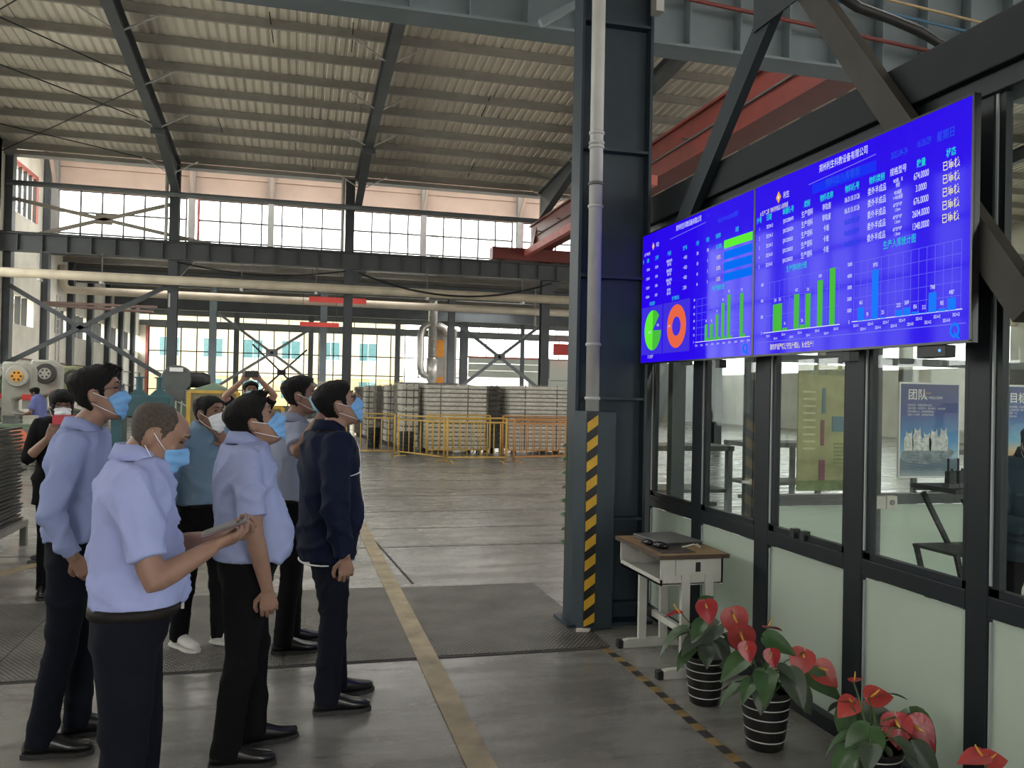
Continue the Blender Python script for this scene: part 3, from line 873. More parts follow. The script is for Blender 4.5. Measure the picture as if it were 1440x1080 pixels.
# ------------------------------------------------------------------ office room behind the glass
YE = 5.80
M_mint_backlit = frosted('frosted_mint_backlit', (.80, .88, .80), .6)  # same film in a brighter colour, standing for light from behind
oe = struct(empty('wall_office_end'), 'glazed end wall of the office')
M_oframe = mat('office_frame_grey', (.055, .062, .066), .5)
for (x0, x1) in ((2.74, 2.80), (3.42, 3.57), (4.43, 4.56), (5.42, 5.52), (6.5, 6.6), (7.6, 7.7)):
    MB().bb(x0, x1, YE, YE + .08, 0, 2.9).build('post', M_oframe, oe)
for (x0, x1) in ((3.57, 4.43), (4.56, 5.42), (5.52, 6.5), (6.6, 7.6)):
    MB().bb(x0, x1, YE, YE + .08, .82, .90).build('mid_rail', M_oframe, oe)
    MB().bb(x0, x1, YE, YE + .08, 1.93, 1.99).build('transom', M_oframe, oe)
    MB().bb(x0, x1, YE + .03, YE + .04, .92, 2.85).build('pane', glass('office_back_glass', (.93, .95, .94), .05), oe)
    MB().bb(x0, x1, YE + .03, YE + .04, .05, .81).build('lower_panel', M_mint_backlit, oe)
MB().bb(2.74, 7.7, YE, YE + .08, 2.82, 2.9).build('head_rail', M_oframe, oe)
dr = struct(empty('door_2'), 'glass door at the end of the office')
MB().bb(2.80, 2.85, YE + .01, YE + .06, .02, 2.1).bb(3.36, 3.42, YE + .01, YE + .06, .02, 2.1).bb(2.8, 3.42, YE + .01, YE + .06, .02, .14).bb(2.8, 3.42, YE + .01, YE + .06, 1.97, 2.1).build('door_frame', M_oframe, dr)
MB().bb(2.85, 3.36, YE + .03, YE + .036, .14, 1.97).build('pane', glass('office_back_glass', (.93, .95, .94), .05), dr)
MB().bb(3.30, 3.37, YE - .05, YE - .03, 1.0, 1.02).bb(3.36, 3.38, YE - .05, YE + .02, .99, 1.03).build('door_handle', M_galv, dr)
MB().bb(2.8, 3.42, YE + .03, YE + .04, 2.1, 2.82).build('transom_pane', glass('office_back_glass', (.93, .95, .94), .05), dr)
orr = struct(empty('wall_office_right'), 'glazed right side of the office')
for y in (-.5, 1.0, 2.6, 4.2, 5.8): MB().bb(7.7, 7.8, y - .05, y + .05, 0, 2.9).build('post', M_oframe, orr)
MB().bb(7.7, 7.8, -.5, 5.8, .82, .9).build('mid_rail', M_oframe, orr)
for y in (-.45, 1.05, 2.65, 4.25): MB().bb(7.74, 7.75, y, y + 1.5, .92, 2.85).build('pane', glass('office_back_glass', (.93, .95, .94), .05), orr)
for y in (-.45, 1.05, 2.65, 4.25): MB().bb(7.74, 7.75, y, y + 1.5, .05, .81).build('lower_panel', M_mint, orr)

# posters on the end wall
def grad_mat(name, stops, z0, z1):
    """printed poster colours from bottom to top (object z in metres)"""
    m = bpy.data.materials.new(name); m.use_nodes = True
    nt = m.node_tree; b = nt.nodes['Principled BSDF']; b.inputs['Roughness'].default_value = .35
    tc = nt.nodes.new('ShaderNodeTexCoord'); sp = nt.nodes.new('ShaderNodeSeparateXYZ')
    mr = nt.nodes.new('ShaderNodeMapRange'); mr.inputs['From Min'].default_value = z0; mr.inputs['From Max'].default_value = z1
    r = nt.nodes.new('ShaderNodeValToRGB')
    nz = nt.nodes.new('ShaderNodeTexNoise'); nz.inputs['Scale'].default_value = 14
    ad = nt.nodes.new('ShaderNodeMath'); ad.operation = 'MULTIPLY_ADD'; ad.inputs[1].default_value = .05
    el = r.color_ramp.elements
    el[0].position = stops[0][0]; el[0].color = stops[0][1] + (1,)
    el[1].position = stops[-1][0]; el[1].color = stops[-1][1] + (1,)
    for p, c in stops[1:-1]:
        e = el.new(p); e.color = c + (1,)
    L = nt.links.new
    L(tc.outputs['Object'], sp.inputs[0]); L(tc.outputs['Object'], nz.inputs['Vector']); L(sp.outputs['Z'], mr.inputs['Value'])
    L(nz.outputs['Fac'], ad.inputs[0]); L(mr.outputs[0], ad.inputs[2]); L(ad.outputs[0], r.inputs['Fac']); L(r.outputs[0], b.inputs['Base Color'])
    return m
M_white = mat('white_print', (.78, .78, .76), .5, 0, .03)
RX = (PI / 2, 0, 0)
ps = tag(MB().bb(0, .58, -.02, 0, 0, .77).build('team_poster', M_white), 'blue poster with white wolves on an ice floe seen through the office glass', 'poster')
ps.location = (4.70, YE - .003, 1.03)
MB().bb(.015, .565, -.024, -.02, .015, .755).build('print', grad_mat('poster_sky', [(.0, (.55, .60, .60)), (.12, (.10, .16, .22)), (.22, (.12, .17, .22)), (.24, (.35, .55, .70)), (.42, (.05, .28, .58)), (.7, (.02, .05, .26)), (1., (.02, .03, .16))], 0, .77), ps)
text('title', '团队', .092, M_white, ps, (.075, -.026, .665), RX, bold=.0015)
text('subtitle', '是一种战斗精神', .026, M_white, ps, (.225, -.026, .645), RX)
text('subtitle', 'Team', .03, M_yellow, ps, (.225, -.026, .685), RX)
for k, t in enumerate(('团队协作，就是分享与信任，', '彼此支持、共同努力、团队奋斗、永远向前', '团队凝聚人心，团结铸就辉煌，', '成就个人梦想，成就美好未来')):
    text('poster_line', t, .019, M_white, ps, (.075, -.026, .585 - k * .026), RX)
ib = MB()
ib.prism([(.03, .21), (.12, .23), (.30, .225), (.48, .24), (.53, .21), (.50, .17), (.40, .13), (.25, .11), (.12, .12), (.02, .15)], -.0265, -.024)
ib.build('ice_floe', mat('ice_print', (.20, .25, .28), .5, 0, .5, 18), ps)
for k, (x, h) in enumerate(((.09, .16), (.17, .19), (.26, .15), (.33, .18), (.42, .19))):
    wf_ = MB().prism([(x - .045, .22), (x - .05, .22 + h * .55), (x - .03, .22 + h * .75), (x - .028, .22 + h * .98), (x - .012, .22 + h * .86), (x + .012, .22 + h * .86), (x + .026, .22 + h), (x + .03, .22 + h * .72),
                      (x + .045, .22 + h * .5), (x + .04, .22)], -.028, -.0265)
    wf_.build('wolf_print', mat('wolf_white', (.62, .64, .62), .6, 0, .35, 30), ps)
ps2 = tag(MB().bb(0, .58, -.02, 0, 0, .77).build('goal_poster', M_white), 'blue poster with an orange horizon, half cut by the right frame edge', 'poster')
ps2.location = (5.68, YE - .003, 1.03)
MB().bb(.015, .565, -.024, -.02, .015, .755).build('print', grad_mat('poster_dawn', [(.0, (.10, .09, .08)), (.2, (.45, .24, .08)), (.32, (.62, .48, .30)), (.42, (.16, .42, .60)), (.7, (.03, .10, .38)), (1., (.02, .04, .20))], 0, .77), ps2)
text('title', '目标', .092, M_white, ps2, (.085, -.026, .655), RX, bold=.0015)
for k, t in enumerate(('目标明确，行动有力，', '心中有方向，脚下有力量，', '团结一致，', '共创未来')):
    text('poster_line', t, .02, M_white, ps2, (.085, -.026, .585 - k * .026), RX)
ps3 = tag(MB().bb(0, .66, -.015, 0, 0, .98).build('notice_poster', mat('yellow_green_print', (.34, .34, .15), .5, 0, .25, 7)), 'yellow-green notice poster hanging on the office end glass', 'poster')
ps3.location = (3.79, YE - .003, .935)
M_pr1 = mat('print_teal', (.10, .20, .24), .6); M_pr2 = mat('print_maroon', (.22, .06, .10), .6); M_prg = mat('print_olive', (.16, .22, .07), .6, 0, .4, 12)
MB().bb(.21, .24, -.019, -.015, .60, .80).build('print', M_pr1, ps3)
MB().bb(.20, .23, -.019, -.015, .35, .55).bb(.19, .24, -.019, -.015, .08, .24).build('print', M_pr2, ps3)
for k in range(9): MB().bb(.04, .15, -.018, -.015, .76 - k * .055, .775 - k * .055).build('print', mat('print_pale', (.55, .55, .33), .6), ps3)
for k in range(6): MB().bb(.32, .58, -.018, -.015, .36 - k * .03, .37 - k * .03).build('print', M_prg, ps3)
MB().bb(.30, .55, -.018, -.015, .46, .58).build('print', M_pr1, ps3); MB().bb(.0, .66, -.018, -.015, .0, .08).build('print', M_prg, ps3)
text('title', '员工日常行为规范', .05, M_pr1, ps3, (.06, -.019, .92), RX)

# access controller boxes on the end wall post
o = tag(MB().bb(0, .10, -.05, 0, 0, .10).build('wall_switch', mat('ivory_plastic', (.62, .60, .54), .5), None, False, .005), 'ivory wall box fixed to the office post, left one of the pair', 'switch')
o.location = (4.47, YE - .002, .79)
o = tag(MB().bb(0, .10, -.05, 0, 0, .10).build('wall_switch', mat('ivory_plastic', (.62, .60, .54), .5), None, False, .005), 'ivory wall box with a round dark button, right one of the pair', 'switch')
o.location = (4.575, YE - .002, .79)
MB().lathe([(.022, -.058), (.022, -.05)], (.05, 0, .05), 14, 'Y').build('button', mat('grey_button', (.2, .2, .2), .5), o)

# black stand with radios
st = tag(empty('radio_stand', (4.29, 4.7, 0)), 'black steel stand with slanting legs inside the office', 'stand')
MB().bb(-.20, .32, -.2, .2, 1.06, 1.09).build('tray', M_black, st)
MB().bb(-.2, .32, -.205, -.2, 1.03, 1.06).build('tray_lip', M_rod, st)
for s in (-.18, .18):
    MB().bar((-.12, s, 1.03), (.10, s, .66), .025, .03).build('leg', M_black, st)
    MB().bar((-.17, s, .68), (.02, s, .0), .025, .03).build('leg', M_black, st)
MB().bb(-.18, .3, -.2, .2, .66, .68).build('shelf', M_black, st)
MB().bb(-.1, .3, -.2, .2, 0, .03).build('foot', M_black, st)
def radio(loc, lab):
    r = tag(empty('walkie_talkie', loc), lab, 'radio', 'radios on the stand')
    MB().bb(-.03, .03, -.02, .02, 0, .11).build('body', M_black, r, False, .006)
    MB().tube([(-.018, 0, .11), (-.018, 0, .19)], .007, 8).build('antenna', M_black, r)
    MB().tube([(.015, 0, .11), (.015, 0, .125)], .009, 8).build('knob', M_rod, r)
    MB().bb(-.036, .036, -.03, .03, 0, .03).build('charger', M_rod, r)
for x, y, lab in ((-.06, -.1, 'leftmost black walkie talkie in its charger on the stand'), (.035, -.08, 'second black walkie talkie from the left on the stand'), (.12, -.1, 'third black walkie talkie on the stand'), (.21, -.08, 'rightmost black walkie talkie on the stand')):
    radio((4.20 + x, 4.7 + y, 1.09), lab)
bt = tag(empty('black_bottle', (4.36, 4.62, .681)), 'small black bottle on the lower shelf of the radio stand', 'bottle')
MB().lathe([(.03, 0), (.033, .01), (.033, .10), (.014, .13), (.014, .16)], (0, 0, 0), 14).build('body', M_black, bt, True)
MB().lathe([(.017, .16), (.017, .19)], (0, 0, 0), 12).build('cap', M_rod, bt)
pts = [(4.25, 4.49, 1.05), (4.27, 4.48, .95), (4.32, 4.48, .88), (4.37, 4.48, .98), (4.37, 4.48, 1.04)]
tag(MB().tube(pts, .006, 6).build('charger_cable', M_black), 'thin black cable looping below the radio stand tray', 'cable')

# ------------------------------------------------------------------ the two screens
SX = 2.46
SW, SH = 1.555, .93
M_blue = glow('screen_blue', (.022, .0, .86), 1.0, True)
M_tw = glow('screen_white', (.80, .84, 1.0), 1.0); M_tc = glow('screen_cyan', (.02, .72, .62), 1.0); M_ty = glow('screen_yellow', (.85, .80, .45), 1.0)
M_tdim = glow('screen_dim_blue', (.02, .10, .80), 1.0); M_tlt = glow('screen_light_blue', (.0, .16, .95), 1.0); M_tgreen = glow('screen_green', (.07, .52, .05), 1.0)
M_tlime = glow('screen_lime', (.12, .90, .04), 1.0); M_tbluebar = glow('screen_bar_blue', (.01, .20, 1.0), 1.0); M_torange = glow('screen_orange', (.85, .14, .06), 1.0); M_tpanel = glow('screen_panel', (.05, .03, .78), 1.0)
M_tgrid = glow('screen_grid', (.16, .17, .92), 1.0); M_tgold = glow('screen_gold', (.85, .42, .02), 1.0)
M_bezel = mat('bezel_black', (.006, .006, .007), .3)


def tv(yl, label):
    """screen seen from the hall: local x runs right, y up, z towards the viewer"""
    e = empty('wall_screen', (0, 0, 0))
    e.matrix_world = Matrix(((0, 0, -1, SX), (-1, 0, 0, yl), (0, 1, 0, 1.88), (0, 0, 0, 1)))
    tag(e, label, 'screen', 'wall screens')
    MB().bb(-.004, SW + .004, -.006, SH + .006, -.030, -.004).build('housing', M_bezel, e)
    t = .008
    MB().bb(-.004, SW + .004, -.006, t - .004, -.006, .002).bb(-.004, SW + .004, SH - .002, SH + .006, -.006, .002).bb(-.004, .006, 0, SH, -.006, .002).bb(SW - .006, SW + .004, 0, SH, -.006, .002).build('bezel', M_bezel, e)
    MB().bb(.006, SW - .006, .004, SH - .002, -.005, 0).build('display', M_blue, e)
    MB().bb(SW * .42, SW * .50, -.03, -.006, -.03, -.01).build('mount_foot', M_black, e)
    return e


def P(u, v, z=.0012): return (u * SW, (1 - v) * SH, z)


def rect(e, u0, v0, u1, v1, m, name='chart_block', z=.0006):
    a, b = P(u0, v1), P(u1, v0)
    return MB().bb(a[0], b[0], a[1], b[1], 0, z).build(name, m, e)


def ttext(e, s, u, v, h, m, align='CENTER', sx=1.0, bold=.0001):
    text('screen_text', s, h, m, e, P(u, v), None, align, sx, bold)


T1 = tv(5.762, 'left wall screen with a green pie, an orange ring and green bars')
T2 = tv(4.200, 'right wall screen, the larger looking one, with green and blue bar charts')
# right screen
def title_block(e, u0, u1):
    ttext(e, '郑州利生科教设备有限公司', (u0 + u1) / 2, .047, .042, M_tw, sx=.72)
    MB().bar(P(u0 - .06, .105, .001), P(u1 + .04, .085, .001), .004, .001).build('underline', M_tgrid, e)
title_block(T2, .383, .605)
rect(T2, .342, .112, .647, .165, glow('screen_band', (.01, .03, .95), 1.0), 'title_band', .0003)
ttext(T2, '物料出入库看板', .495, .135, .046, M_tdim, sx=.8)
ttext(T2, '2022-04-24', .741, .125, .040, M_tdim, sx=.55)
ttext(T2, '16:26:29', .833, .118, .040, M_tdim, sx=.6)
ttext(T2, '星期日', .911, .122, .044, M_tdim, sx=.75)
def logo(e, u, v, s=.032):
    x, y, _ = P(u, v)
    MB().prism([(x - s * .75, y), (x, y - s), (x + s * .75, y), (x, y + s)], .0006, .0012, 'XY').build('logo_mark', M_tgold, e)
    MB().prism([(x - s * .3, y), (x, y - s * .42), (x + s * .3, y), (x, y + s * .42)], .0012, .0016, 'XY').build('logo_mark', M_ty, e)
logo(T2, .150, .109)
ttext(T2, '利生', .197, .112, .038, M_tw, sx=.75)
ttext(T2, '# 生产二部  物料按商品入库明细', .122, .170, .030, M_ty, sx=.62)
for u, s in ((.030, '序号'), (.093, '日期'), (.210, '单据编号'), (.317, '类别'), (.419, '物料名称'), (.542, '物料编号'), (.651, '物料类别'), (.825, '数量'), (.929, '状态')):
    ttext(T2, s, u, .205, .036, M_tc, sx=.72, bold=.0005)
ttext(T2, '规格型号', .738, .202, .036, M_tw, sx=.72)
rows = [('1', '2022-04-15', 'SJ001220000478', '生产领料', '导轨座', '06.01.01.0126', '委外半成品', '903腿、未\n喷粉', '674.0000'),
        ('2', '2022-04-15', 'SJ001220000204', '生产领料', '导轨座', '06.01.01.0126', '委外半成品', '903桌腿\n1=903桌腿', '3.0000'),
        ('3', '2022-04-15', 'SJ001220000205', '生产领料', '卡板', '06.02.05.0047', '委外半成品', '60*20*18*\n1.5mm', '676.0000'),
        ('4', '2022-04-18', 'SJ001220000203', '生产领料', '卡板', '06.02.02.0047', '委外半成品', '60*20*18*\n1.5mm', '2604.0000'),
        ('5', '2022-04-18', 'SJ001220000203', '生产领料', '卡板', '06.02.02.0047', '委外半成品', '60*20*18*\n1.5mm', '1348.0000')]
for k, r in enumerate(rows):
    v = .257 + k * .0555
    for u, s, h, sx in zip((.033, .098, .211, .318, .420, .543, .652, .738, .826), r, (.028, .028, .028, .036, .034, .034, .036, .021, .040), (.6, .5, .5, .68, .68, .56, .68, .62, .58)):
        ttext(T2, s, u, v, h, M_tw if u not in (.543,) or k < 2 else M_tdim, sx=sx)
    ttext(T2, '已审核', .930, v, .040, M_ty, sx=.76, bold=.0006)
ttext(T2, '生产领料统计图', .263, .533, .036, M_tc, sx=.72)
ttext(T2, '生产入库统计图', .746, .531, .040, M_tc, sx=.72)
def chart(e, u0, u1, v0, v1, nu, nv, glow_m):
    for i in range(nu + 1):
        u = u0 + (u1 - u0) * i / nu
        rect(e, u - .0006, v0, u + .0006, v1, M_tgrid, 'grid_line', .0004)
    for i in range(nv + 1):
        v = v0 + (v1 - v0) * i / nv
        rect(e, u0, v - .001, u1, v + .001, M_tgrid, 'grid_line', .0004)
    rect(e, u0 - .008, v1 - .002, u1 + .005, v1 + .002, M_tw, 'axis_line', .0005)
chart(T2, .076, .488, .585, .872, 14, 3, None)
chart(T2, .558, .968, .579, .867, 14, 5, None)
for u, vt, n_ in ((.141, .716, '1296'), (.169, .715, '1281'), (.201, .855, '98'), (.267, .680, '4372'), (.300, .850, '286'), (.330, .688, '3361'), (.393, .630, '5604'), (.455, .580, '')):
    rect(T2, u - .0135, vt, u + .0135, .870, M_tgreen, 'bar', .0009)
    if n_: ttext(T2, n_, u, vt - .022, .022, M_tw, sx=.55)
for u, vt, n_ in ((.590, .802, '1463'), (.620, .862, '98'), (.651, .633, '39753'), (.685, .862, '255'), (.748, .839, '2253'), (.779, .832, '2609'), (.811, .855, '856'), (.843, .863, '212'), (.873, .781, '7968'), (.906, .855, '985'), (.938, .815, '4987')):
    rect(T2, u - .0135, vt, u + .0135, .867, M_tbluebar, 'bar', .0009)
    ttext(T2, n_, u, vt - .022, .024, M_tw, sx=.55)
for k in range(4): ttext(T2, ('6000', '4000', '2000', '0')[k], .058, .590 + k * .094, .024, M_tw, sx=.55)
for k in range(6): ttext(T2, ('50000', '40000', '30000', '20000', '10000', '0')[k], .538, .583 + k * .057, .024, M_tw, sx=.55)
for k in range(9): ttext(T2, '2022-4-%d' % (12 + k), .10 + k * .047, .893 + (k % 2) * .018, .017, M_tw, sx=.5)
for k in range(13): ttext(T2, '2022-4-%d' % (13 + k), .57 + k * .032, .888 + (k % 2) * .020, .018, M_tw, sx=.5)
ttext(T2, '请各班组严格遵守生产规定，安全生产！', .243, .960, .034, M_ty, sx=.66, bold=.0004)
rect(T2, .03, .924, .985, .928, M_tgrid, 'grid_line', .0004)
def qmark(e):
    x, y, _ = P(.950, .952)
    b = MB(); n = 20
    ring = [(x + .026 * math.cos(2 * PI * i / n), y + .030 * math.sin(2 * PI * i / n), .0012) for i in range(n)]
    inn = [(x + .015 * math.cos(2 * PI * i / n), y + .018 * math.sin(2 * PI * i / n), .0012) for i in range(n)]
    b.add(ring + inn, [(i, (i + 1) % n, n + (i + 1) % n, n + i) for i in range(n)])
    b.prism([(x + .004, y - .006), (x + .030, y - .034), (x + .016, y - .034), (x - .004, y - .012)], .0012, .0016, 'XY')
    b.build('corner_mark', M_tbluebar, e)
qmark(T2); qmark(T1)
# left screen
title_block(T1, .361, .592)
ttext(T1, '2022-04-24 16:26:28 星期日', .812, .110, .034, M_tdim, sx=.6)
logo(T1, .124, .108, .028); ttext(T1, '利生', .172, .108, .034, M_tw, sx=.75)
ttext(T1, '# 生产车间计划', .058, .155, .026, M_ty, sx=.55)
for u, s in ((.015, '序'), (.067, '日期'), (.165, '工单号'), (.297, '产品名'), (.449, '生产线'), (.563, '计划'), (.651, '完成'), (.737, '完成率'), (.880, '进度')):
    ttext(T1, s, u, .208, .032, M_tc, sx=.62)
r1 = [('1 2022-04', 'GD2204', '课桌椅A型升降\n铁制, 木面', '一车间1', '200', '204', '102.00%'), ('2 2022-04', 'GD205', '课桌椅B型固定\n铁制, 木面', '一车间2', '150', '0', '0.00%'),
      ('3 2022-04', 'GD206', '课桌椅A型升降\n铁制, 塑面', '一车间2', '60', '0', '0.00%'), ('4 2022-04', 'GD207', '讲台 钢木\n铁制, 木面', '二车间1', '40', '0', '0.00%')]
for k, r in enumerate(r1):
    v = .277 + k * .0705
    for u, s, h, sx in zip((.070, .165, .298, .453, .565, .653, .743), r, (.026, .026, .024, .028, .028, .028, .036), (.55, .55, .55, .6, .6, .6, .6)):
        ttext(T1, s, u, v, h, M_tw if u < .7 else (M_tc if k == 0 else M_ty), sx=sx)
    rect(T1, .783, v - .026, .990, v + .026, M_tlime if k == 0 else M_tlt, 'progress_bar', .0008)
ttext(T1, '计划完成率', .123, .548, .030, M_tc, sx=.62); ttext(T1, '生产进度占比', .367, .546, .030, M_tc, sx=.62); ttext(T1, '产线产量统计图', .743, .545, .034, M_tc, sx=.66)
rect(T1, .245, .568, .505, .935, M_tpanel, 'chart_panel', .0003); rect(T1, .01, .568, .235, .935, M_tpanel, 'chart_panel', .0003)
def sector(e, u, v, r0, r1_, a0, a1, m, name, z=.0010):
    x, y, _ = P(u, v); n = 40; b = MB(); vs = []
    for i in range(n + 1):
        a = a0 + (a1 - a0) * i / n
        vs.append((x + r0 * math.cos(a), y + r0 * math.sin(a), z)); vs.append((x + r1_ * math.cos(a), y + r1_ * math.sin(a), z))
    b.add(vs, [(2 * i, 2 * i + 1, 2 * i + 3, 2 * i + 2) for i in range(n)])
    return b.build(name, m, e)
sector(T1, .135, .752, .0, .142, .75, 2 * PI - .05, M_tgreen, 'pie_chart'); sector(T1, .135, .752, .0, .142, PI * .5, PI * 1.5, M_tlime, 'pie_slice', .0012)
sector(T1, .380, .749, .064, .145, 0, 2 * PI, M_torange, 'ring_chart')
ttext(T1, '已完成28%', .10, .765, .022, M_tw, sx=.55); ttext(T1, '未完成', .19, .72, .022, M_tw, sx=.55); ttext(T1, '生产中', .31, .745, .022, M_tw, sx=.55)
chart(T1, .566, .978, .590, .881, 9, 6, None)
for u, vt, n_ in ((.650, .769, '200'), (.694, .772, '198'), (.738, .715, '315'), (.783, .648, '420'), (.828, .603, '528'), (.922, .610, '520')):
    rect(T1, u - .011, vt, u + .011, .879, M_tgreen, 'bar', .0009); ttext(T1, n_, u, vt - .02, .022, M_tw, sx=.55)
    rect(T1, u + .013, .862, u + .028, .879, M_tgreen, 'bar', .0009)
for k in range(7): ttext(T1, str(600 - 100 * k), .545, .592 + k * .048, .022, M_tw, sx=.55)
for k in range(10): ttext(T1, '2022-4-%d' % (15 + k), .57 + k * .045, .905, .016, M_tw, sx=.5)
ttext(T1, '注：安全生产', .115, .953, .026, M_ty, sx=.62)
# camera puck and connector boxes under the screens
for (y, lab, wd) in ((4.62, 'small black box under the left screen', .05), (3.40, 'small black box under the middle of the right screen', .06), (2.86, 'black web camera with a blue light under the right screen', .16)):
    o = tag(MB().bb(-.03, .02, -wd / 2, wd / 2, -.05, 0).build('device_box', M_black, None, False, .004), lab, 'device')
    o.location = (2.50, y, 1.873)
    if wd > .1: MB().lathe([(.006, -.034), (.006, -.03)], (0, -.05, -.022), 10, 'X').build('status_light', glow('blue_led', (.2, .45, 1), 1.2), o)

# ------------------------------------------------------------------ people
JOBS = []   # (temp object, final name, material, parent, voxel, smooth iterations, fold amplitude, extra mesh builder, seed)
M_skin = mat('skin', (.255, .148, .108), .55, 0, .10, 14, 0, 40, .4, 0, .12)
M_skin2 = mat('skin_tan', (.19, .105, .075), .55, 0, .10, 14, 0, 40, .4, 0, .12)
M_hair = mat('black_hair', (.006, .0055, .0055), .7, 0, .3, 60, .8, 160, .18, stretch=(1, 1, .25))
M_buzz = mat('cropped_hair', (.055, .042, .034), .75, 0, .35, 90, .5, 300)
M_mask = mat('mask_blue', (.16, .36, .66), .8, 0, .05, 20)
M_maskw = mat('mask_white', (.72, .75, .78), .75, 0, .04, 20)
M_maskt = mat('mask_teal', (.30, .55, .66), .75, 0, .05, 20)
M_loop = mat('ear_loop', (.78, .80, .84), .7)
M_shirtA = mat('pale_blue_shirt', (.25, .30, .52), .85, 0, .05, 5, .15, 400, .15)
M_shirtB = mat('periwinkle_shirt', (.31, .355, .62), .85, 0, .05, 5, .15, 400, .15)
M_shirtC = mat('lilac_blue_shirt', (.29, .335, .55), .85, 0, .05, 5, .15, 400, .15)
M_shirtE = mat('denim_blue_shirt', (.145, .225, .32), .85, 0, .06, 5, .15, 400, .15)
M_shirtF = mat('grey_lilac_shirt', (.24, .265, .36), .85, 0, .05, 5, .15, 400, .15)
M_navy = mat('navy_jacket', (.005, .008, .025), .8, 0, .15, 5, .15, 300, .15)
M_trs = mat('navy_trousers', (.0055, .007, .013), .9, 0, .15, 5, .15, 300, .15)
M_trk = mat('black_trousers', (.005, .005, .0065), .9, 0, .15, 5, .15, 300, .15)
M_shoe = mat('black_leather_shoe', (.008, .008, .009), .28, 0, .1, 20)
M_sole = mat('shoe_sole', (.02, .02, .02), .7)
M_belt = mat('belt_leather', (.012, .010, .009), .65, 0, .1, 20, 0, 40, .2)
M_eye = mat('eye_dark', (.01, .008, .007), .15)
M_eyew = mat('eye_white', (.6, .58, .55), .3)

HEADT = [(-.117, .060, .030, .012), (-.112, .074, .022, .026), (-.100, .086, .002, .043), (-.08, .091, -.022, .055), (-.05, .094, -.048, .063), (-.02, .092, -.076, .069), (.01, .088, -.093, .073), (.03, .086, -.100, .075),
         (.05, .094, -.103, .076), (.075, .089, -.101, .075), (.095, .072, -.088, .066), (.108, .050, -.068, .051), (.117, .024, -.042, .028), (.120, .004, -.022, .010)]
_HZ = np.array([h[0] for h in HEADT]); _HF = np.array([h[1] for h in HEADT]); _HB = np.array([h[2] for h in HEADT]); _HW = np.array([h[3] for h in HEADT])


def head_pt(z, a):
    """point of the head surface; a = 0 at the face, growing to the person's left"""
    yf, yb, hw = np.interp(z, _HZ, _HF), np.interp(z, _HZ, _HB), np.interp(z, _HZ, _HW)
    c, s = math.cos(a), math.sin(a)
    e = 2 / 2.25
    return V((-hw * math.copysign(abs(s) ** e, s), (yf + yb) / 2 + (yf - yb) / 2 * math.copysign(abs(c) ** e, c), z))


def sst(x): x = max(0., min(1., x)); return x * x * (3 - 2 * x)


def ring(c, ax, ay, rx, ry, n=20, e=2.0):
    k = 2 / e; out = []
    for j in range(n):
        t = 2 * PI * j / n; cs, sn = math.cos(t), math.sin(t)
        out.append(c + ax * (rx * math.copysign(abs(cs) ** k, cs)) + ay * (ry * math.copysign(abs(sn) ** k, sn)))
    return out


def limb(mb, pts, rad, n=16):
    """smooth tapered limb through pts (Catmull-Rom) with radii"""
    P_ = [V(p) for p in pts]; out = []; R = []
    for i in range(len(P_) - 1):
        p0 = P_[max(0, i - 1)]; p1 = P_[i]; p2 = P_[i + 1]; p3 = P_[min(len(P_) - 1, i + 2)]
        for k in range(4):
            t = k / 4
            out.append(.5 * ((2 * p1) + (p2 - p0) * t + (2 * p0 - 5 * p1 + 4 * p2 - p3) * t * t + (3 * p1 - p0 - 3 * p2 + p3) * t ** 3) if False else p1.lerp(p2, t))
            R.append(rad[i] + (rad[i + 1] - rad[i]) * t)
    out.append(P_[-1]); R.append(rad[-1])
    mb.tube(out, R, n)


def add_hand(palm_mb, fing, wrist, d, n, sg, curl=.4, scale=1.0, thumb=.5, spread=.0):
    """palm into palm_mb, five fingers into fing; d finger direction, n palm normal, sg=+1 when the thumb lies on d x n side"""
    d = V(d).normalized(); n = V(n); n = (n - d * n.dot(d)).normalized(); s = d.cross(n) * sg
    q = scale
    rings = []
    for t, hw, ht in ((-.02, .026, .021), (.0, .027, .020), (.03, .036, .018), (.06, .042, .016), (.085, .041, .013), (.094, .036, .008)):
        rings.append(ring(wrist + d * t * q + n * .004 * q, s, n, hw * q, ht * q, 14, 2.6))
    palm_mb.loft(rings)
    L = ((.043, .027, .021), (.048, .031, .022), (.044, .029, .021), (.034, .021, .018))
    for i in range(4):
        p = wrist + d * (.080 - .006 * abs(i - 1)) * q + s * (.0305 - .0205 * i) * q
        ang = -.06; pts = [p]; dd = d.copy()
        c = curl + .06 * i
        for k, (l, a) in enumerate(zip(L[i], (.75, 1.15, .75))):
            ang += c * a
            dd = (d * math.cos(ang) + n * math.sin(ang) + s * spread * (1.5 - i) * .1).normalized()
            pts.append(pts[-1] + dd * l * q)
        pts.append(pts[-1] + dd * .005 * q)
        fing.tube([p - d * .012 * q] + pts, [.0095 * q, .0098 * q, .0092 * q, .0085 * q, .0072 * q, .0035 * q], 9)
    b = wrist + d * .022 * q + s * .026 * q + n * .006 * q
    t0 = (d * .62 + s * .62 + n * (.25 + .3 * thumb)).normalized()
    t1 = (d * .85 + s * (.25 - .25 * thumb) + n * (.25 + .35 * thumb)).normalized()
    t2 = (d * .95 - s * (.1 + .3 * thumb) + n * (.2 + .25 * thumb)).normalized()
    p1 = b + t0 * .040 * q; p2 = p1 + t1 * .034 * q; p3 = p2 + t2 * .024 * q
    fing.tube([b - t0 * .012 * q, b, p1, p2, p3, p3 + t2 * .005 * q], [.013 * q, .0135 * q, .0115 * q, .0105 * q, .0085 * q, .004 * q], 10)


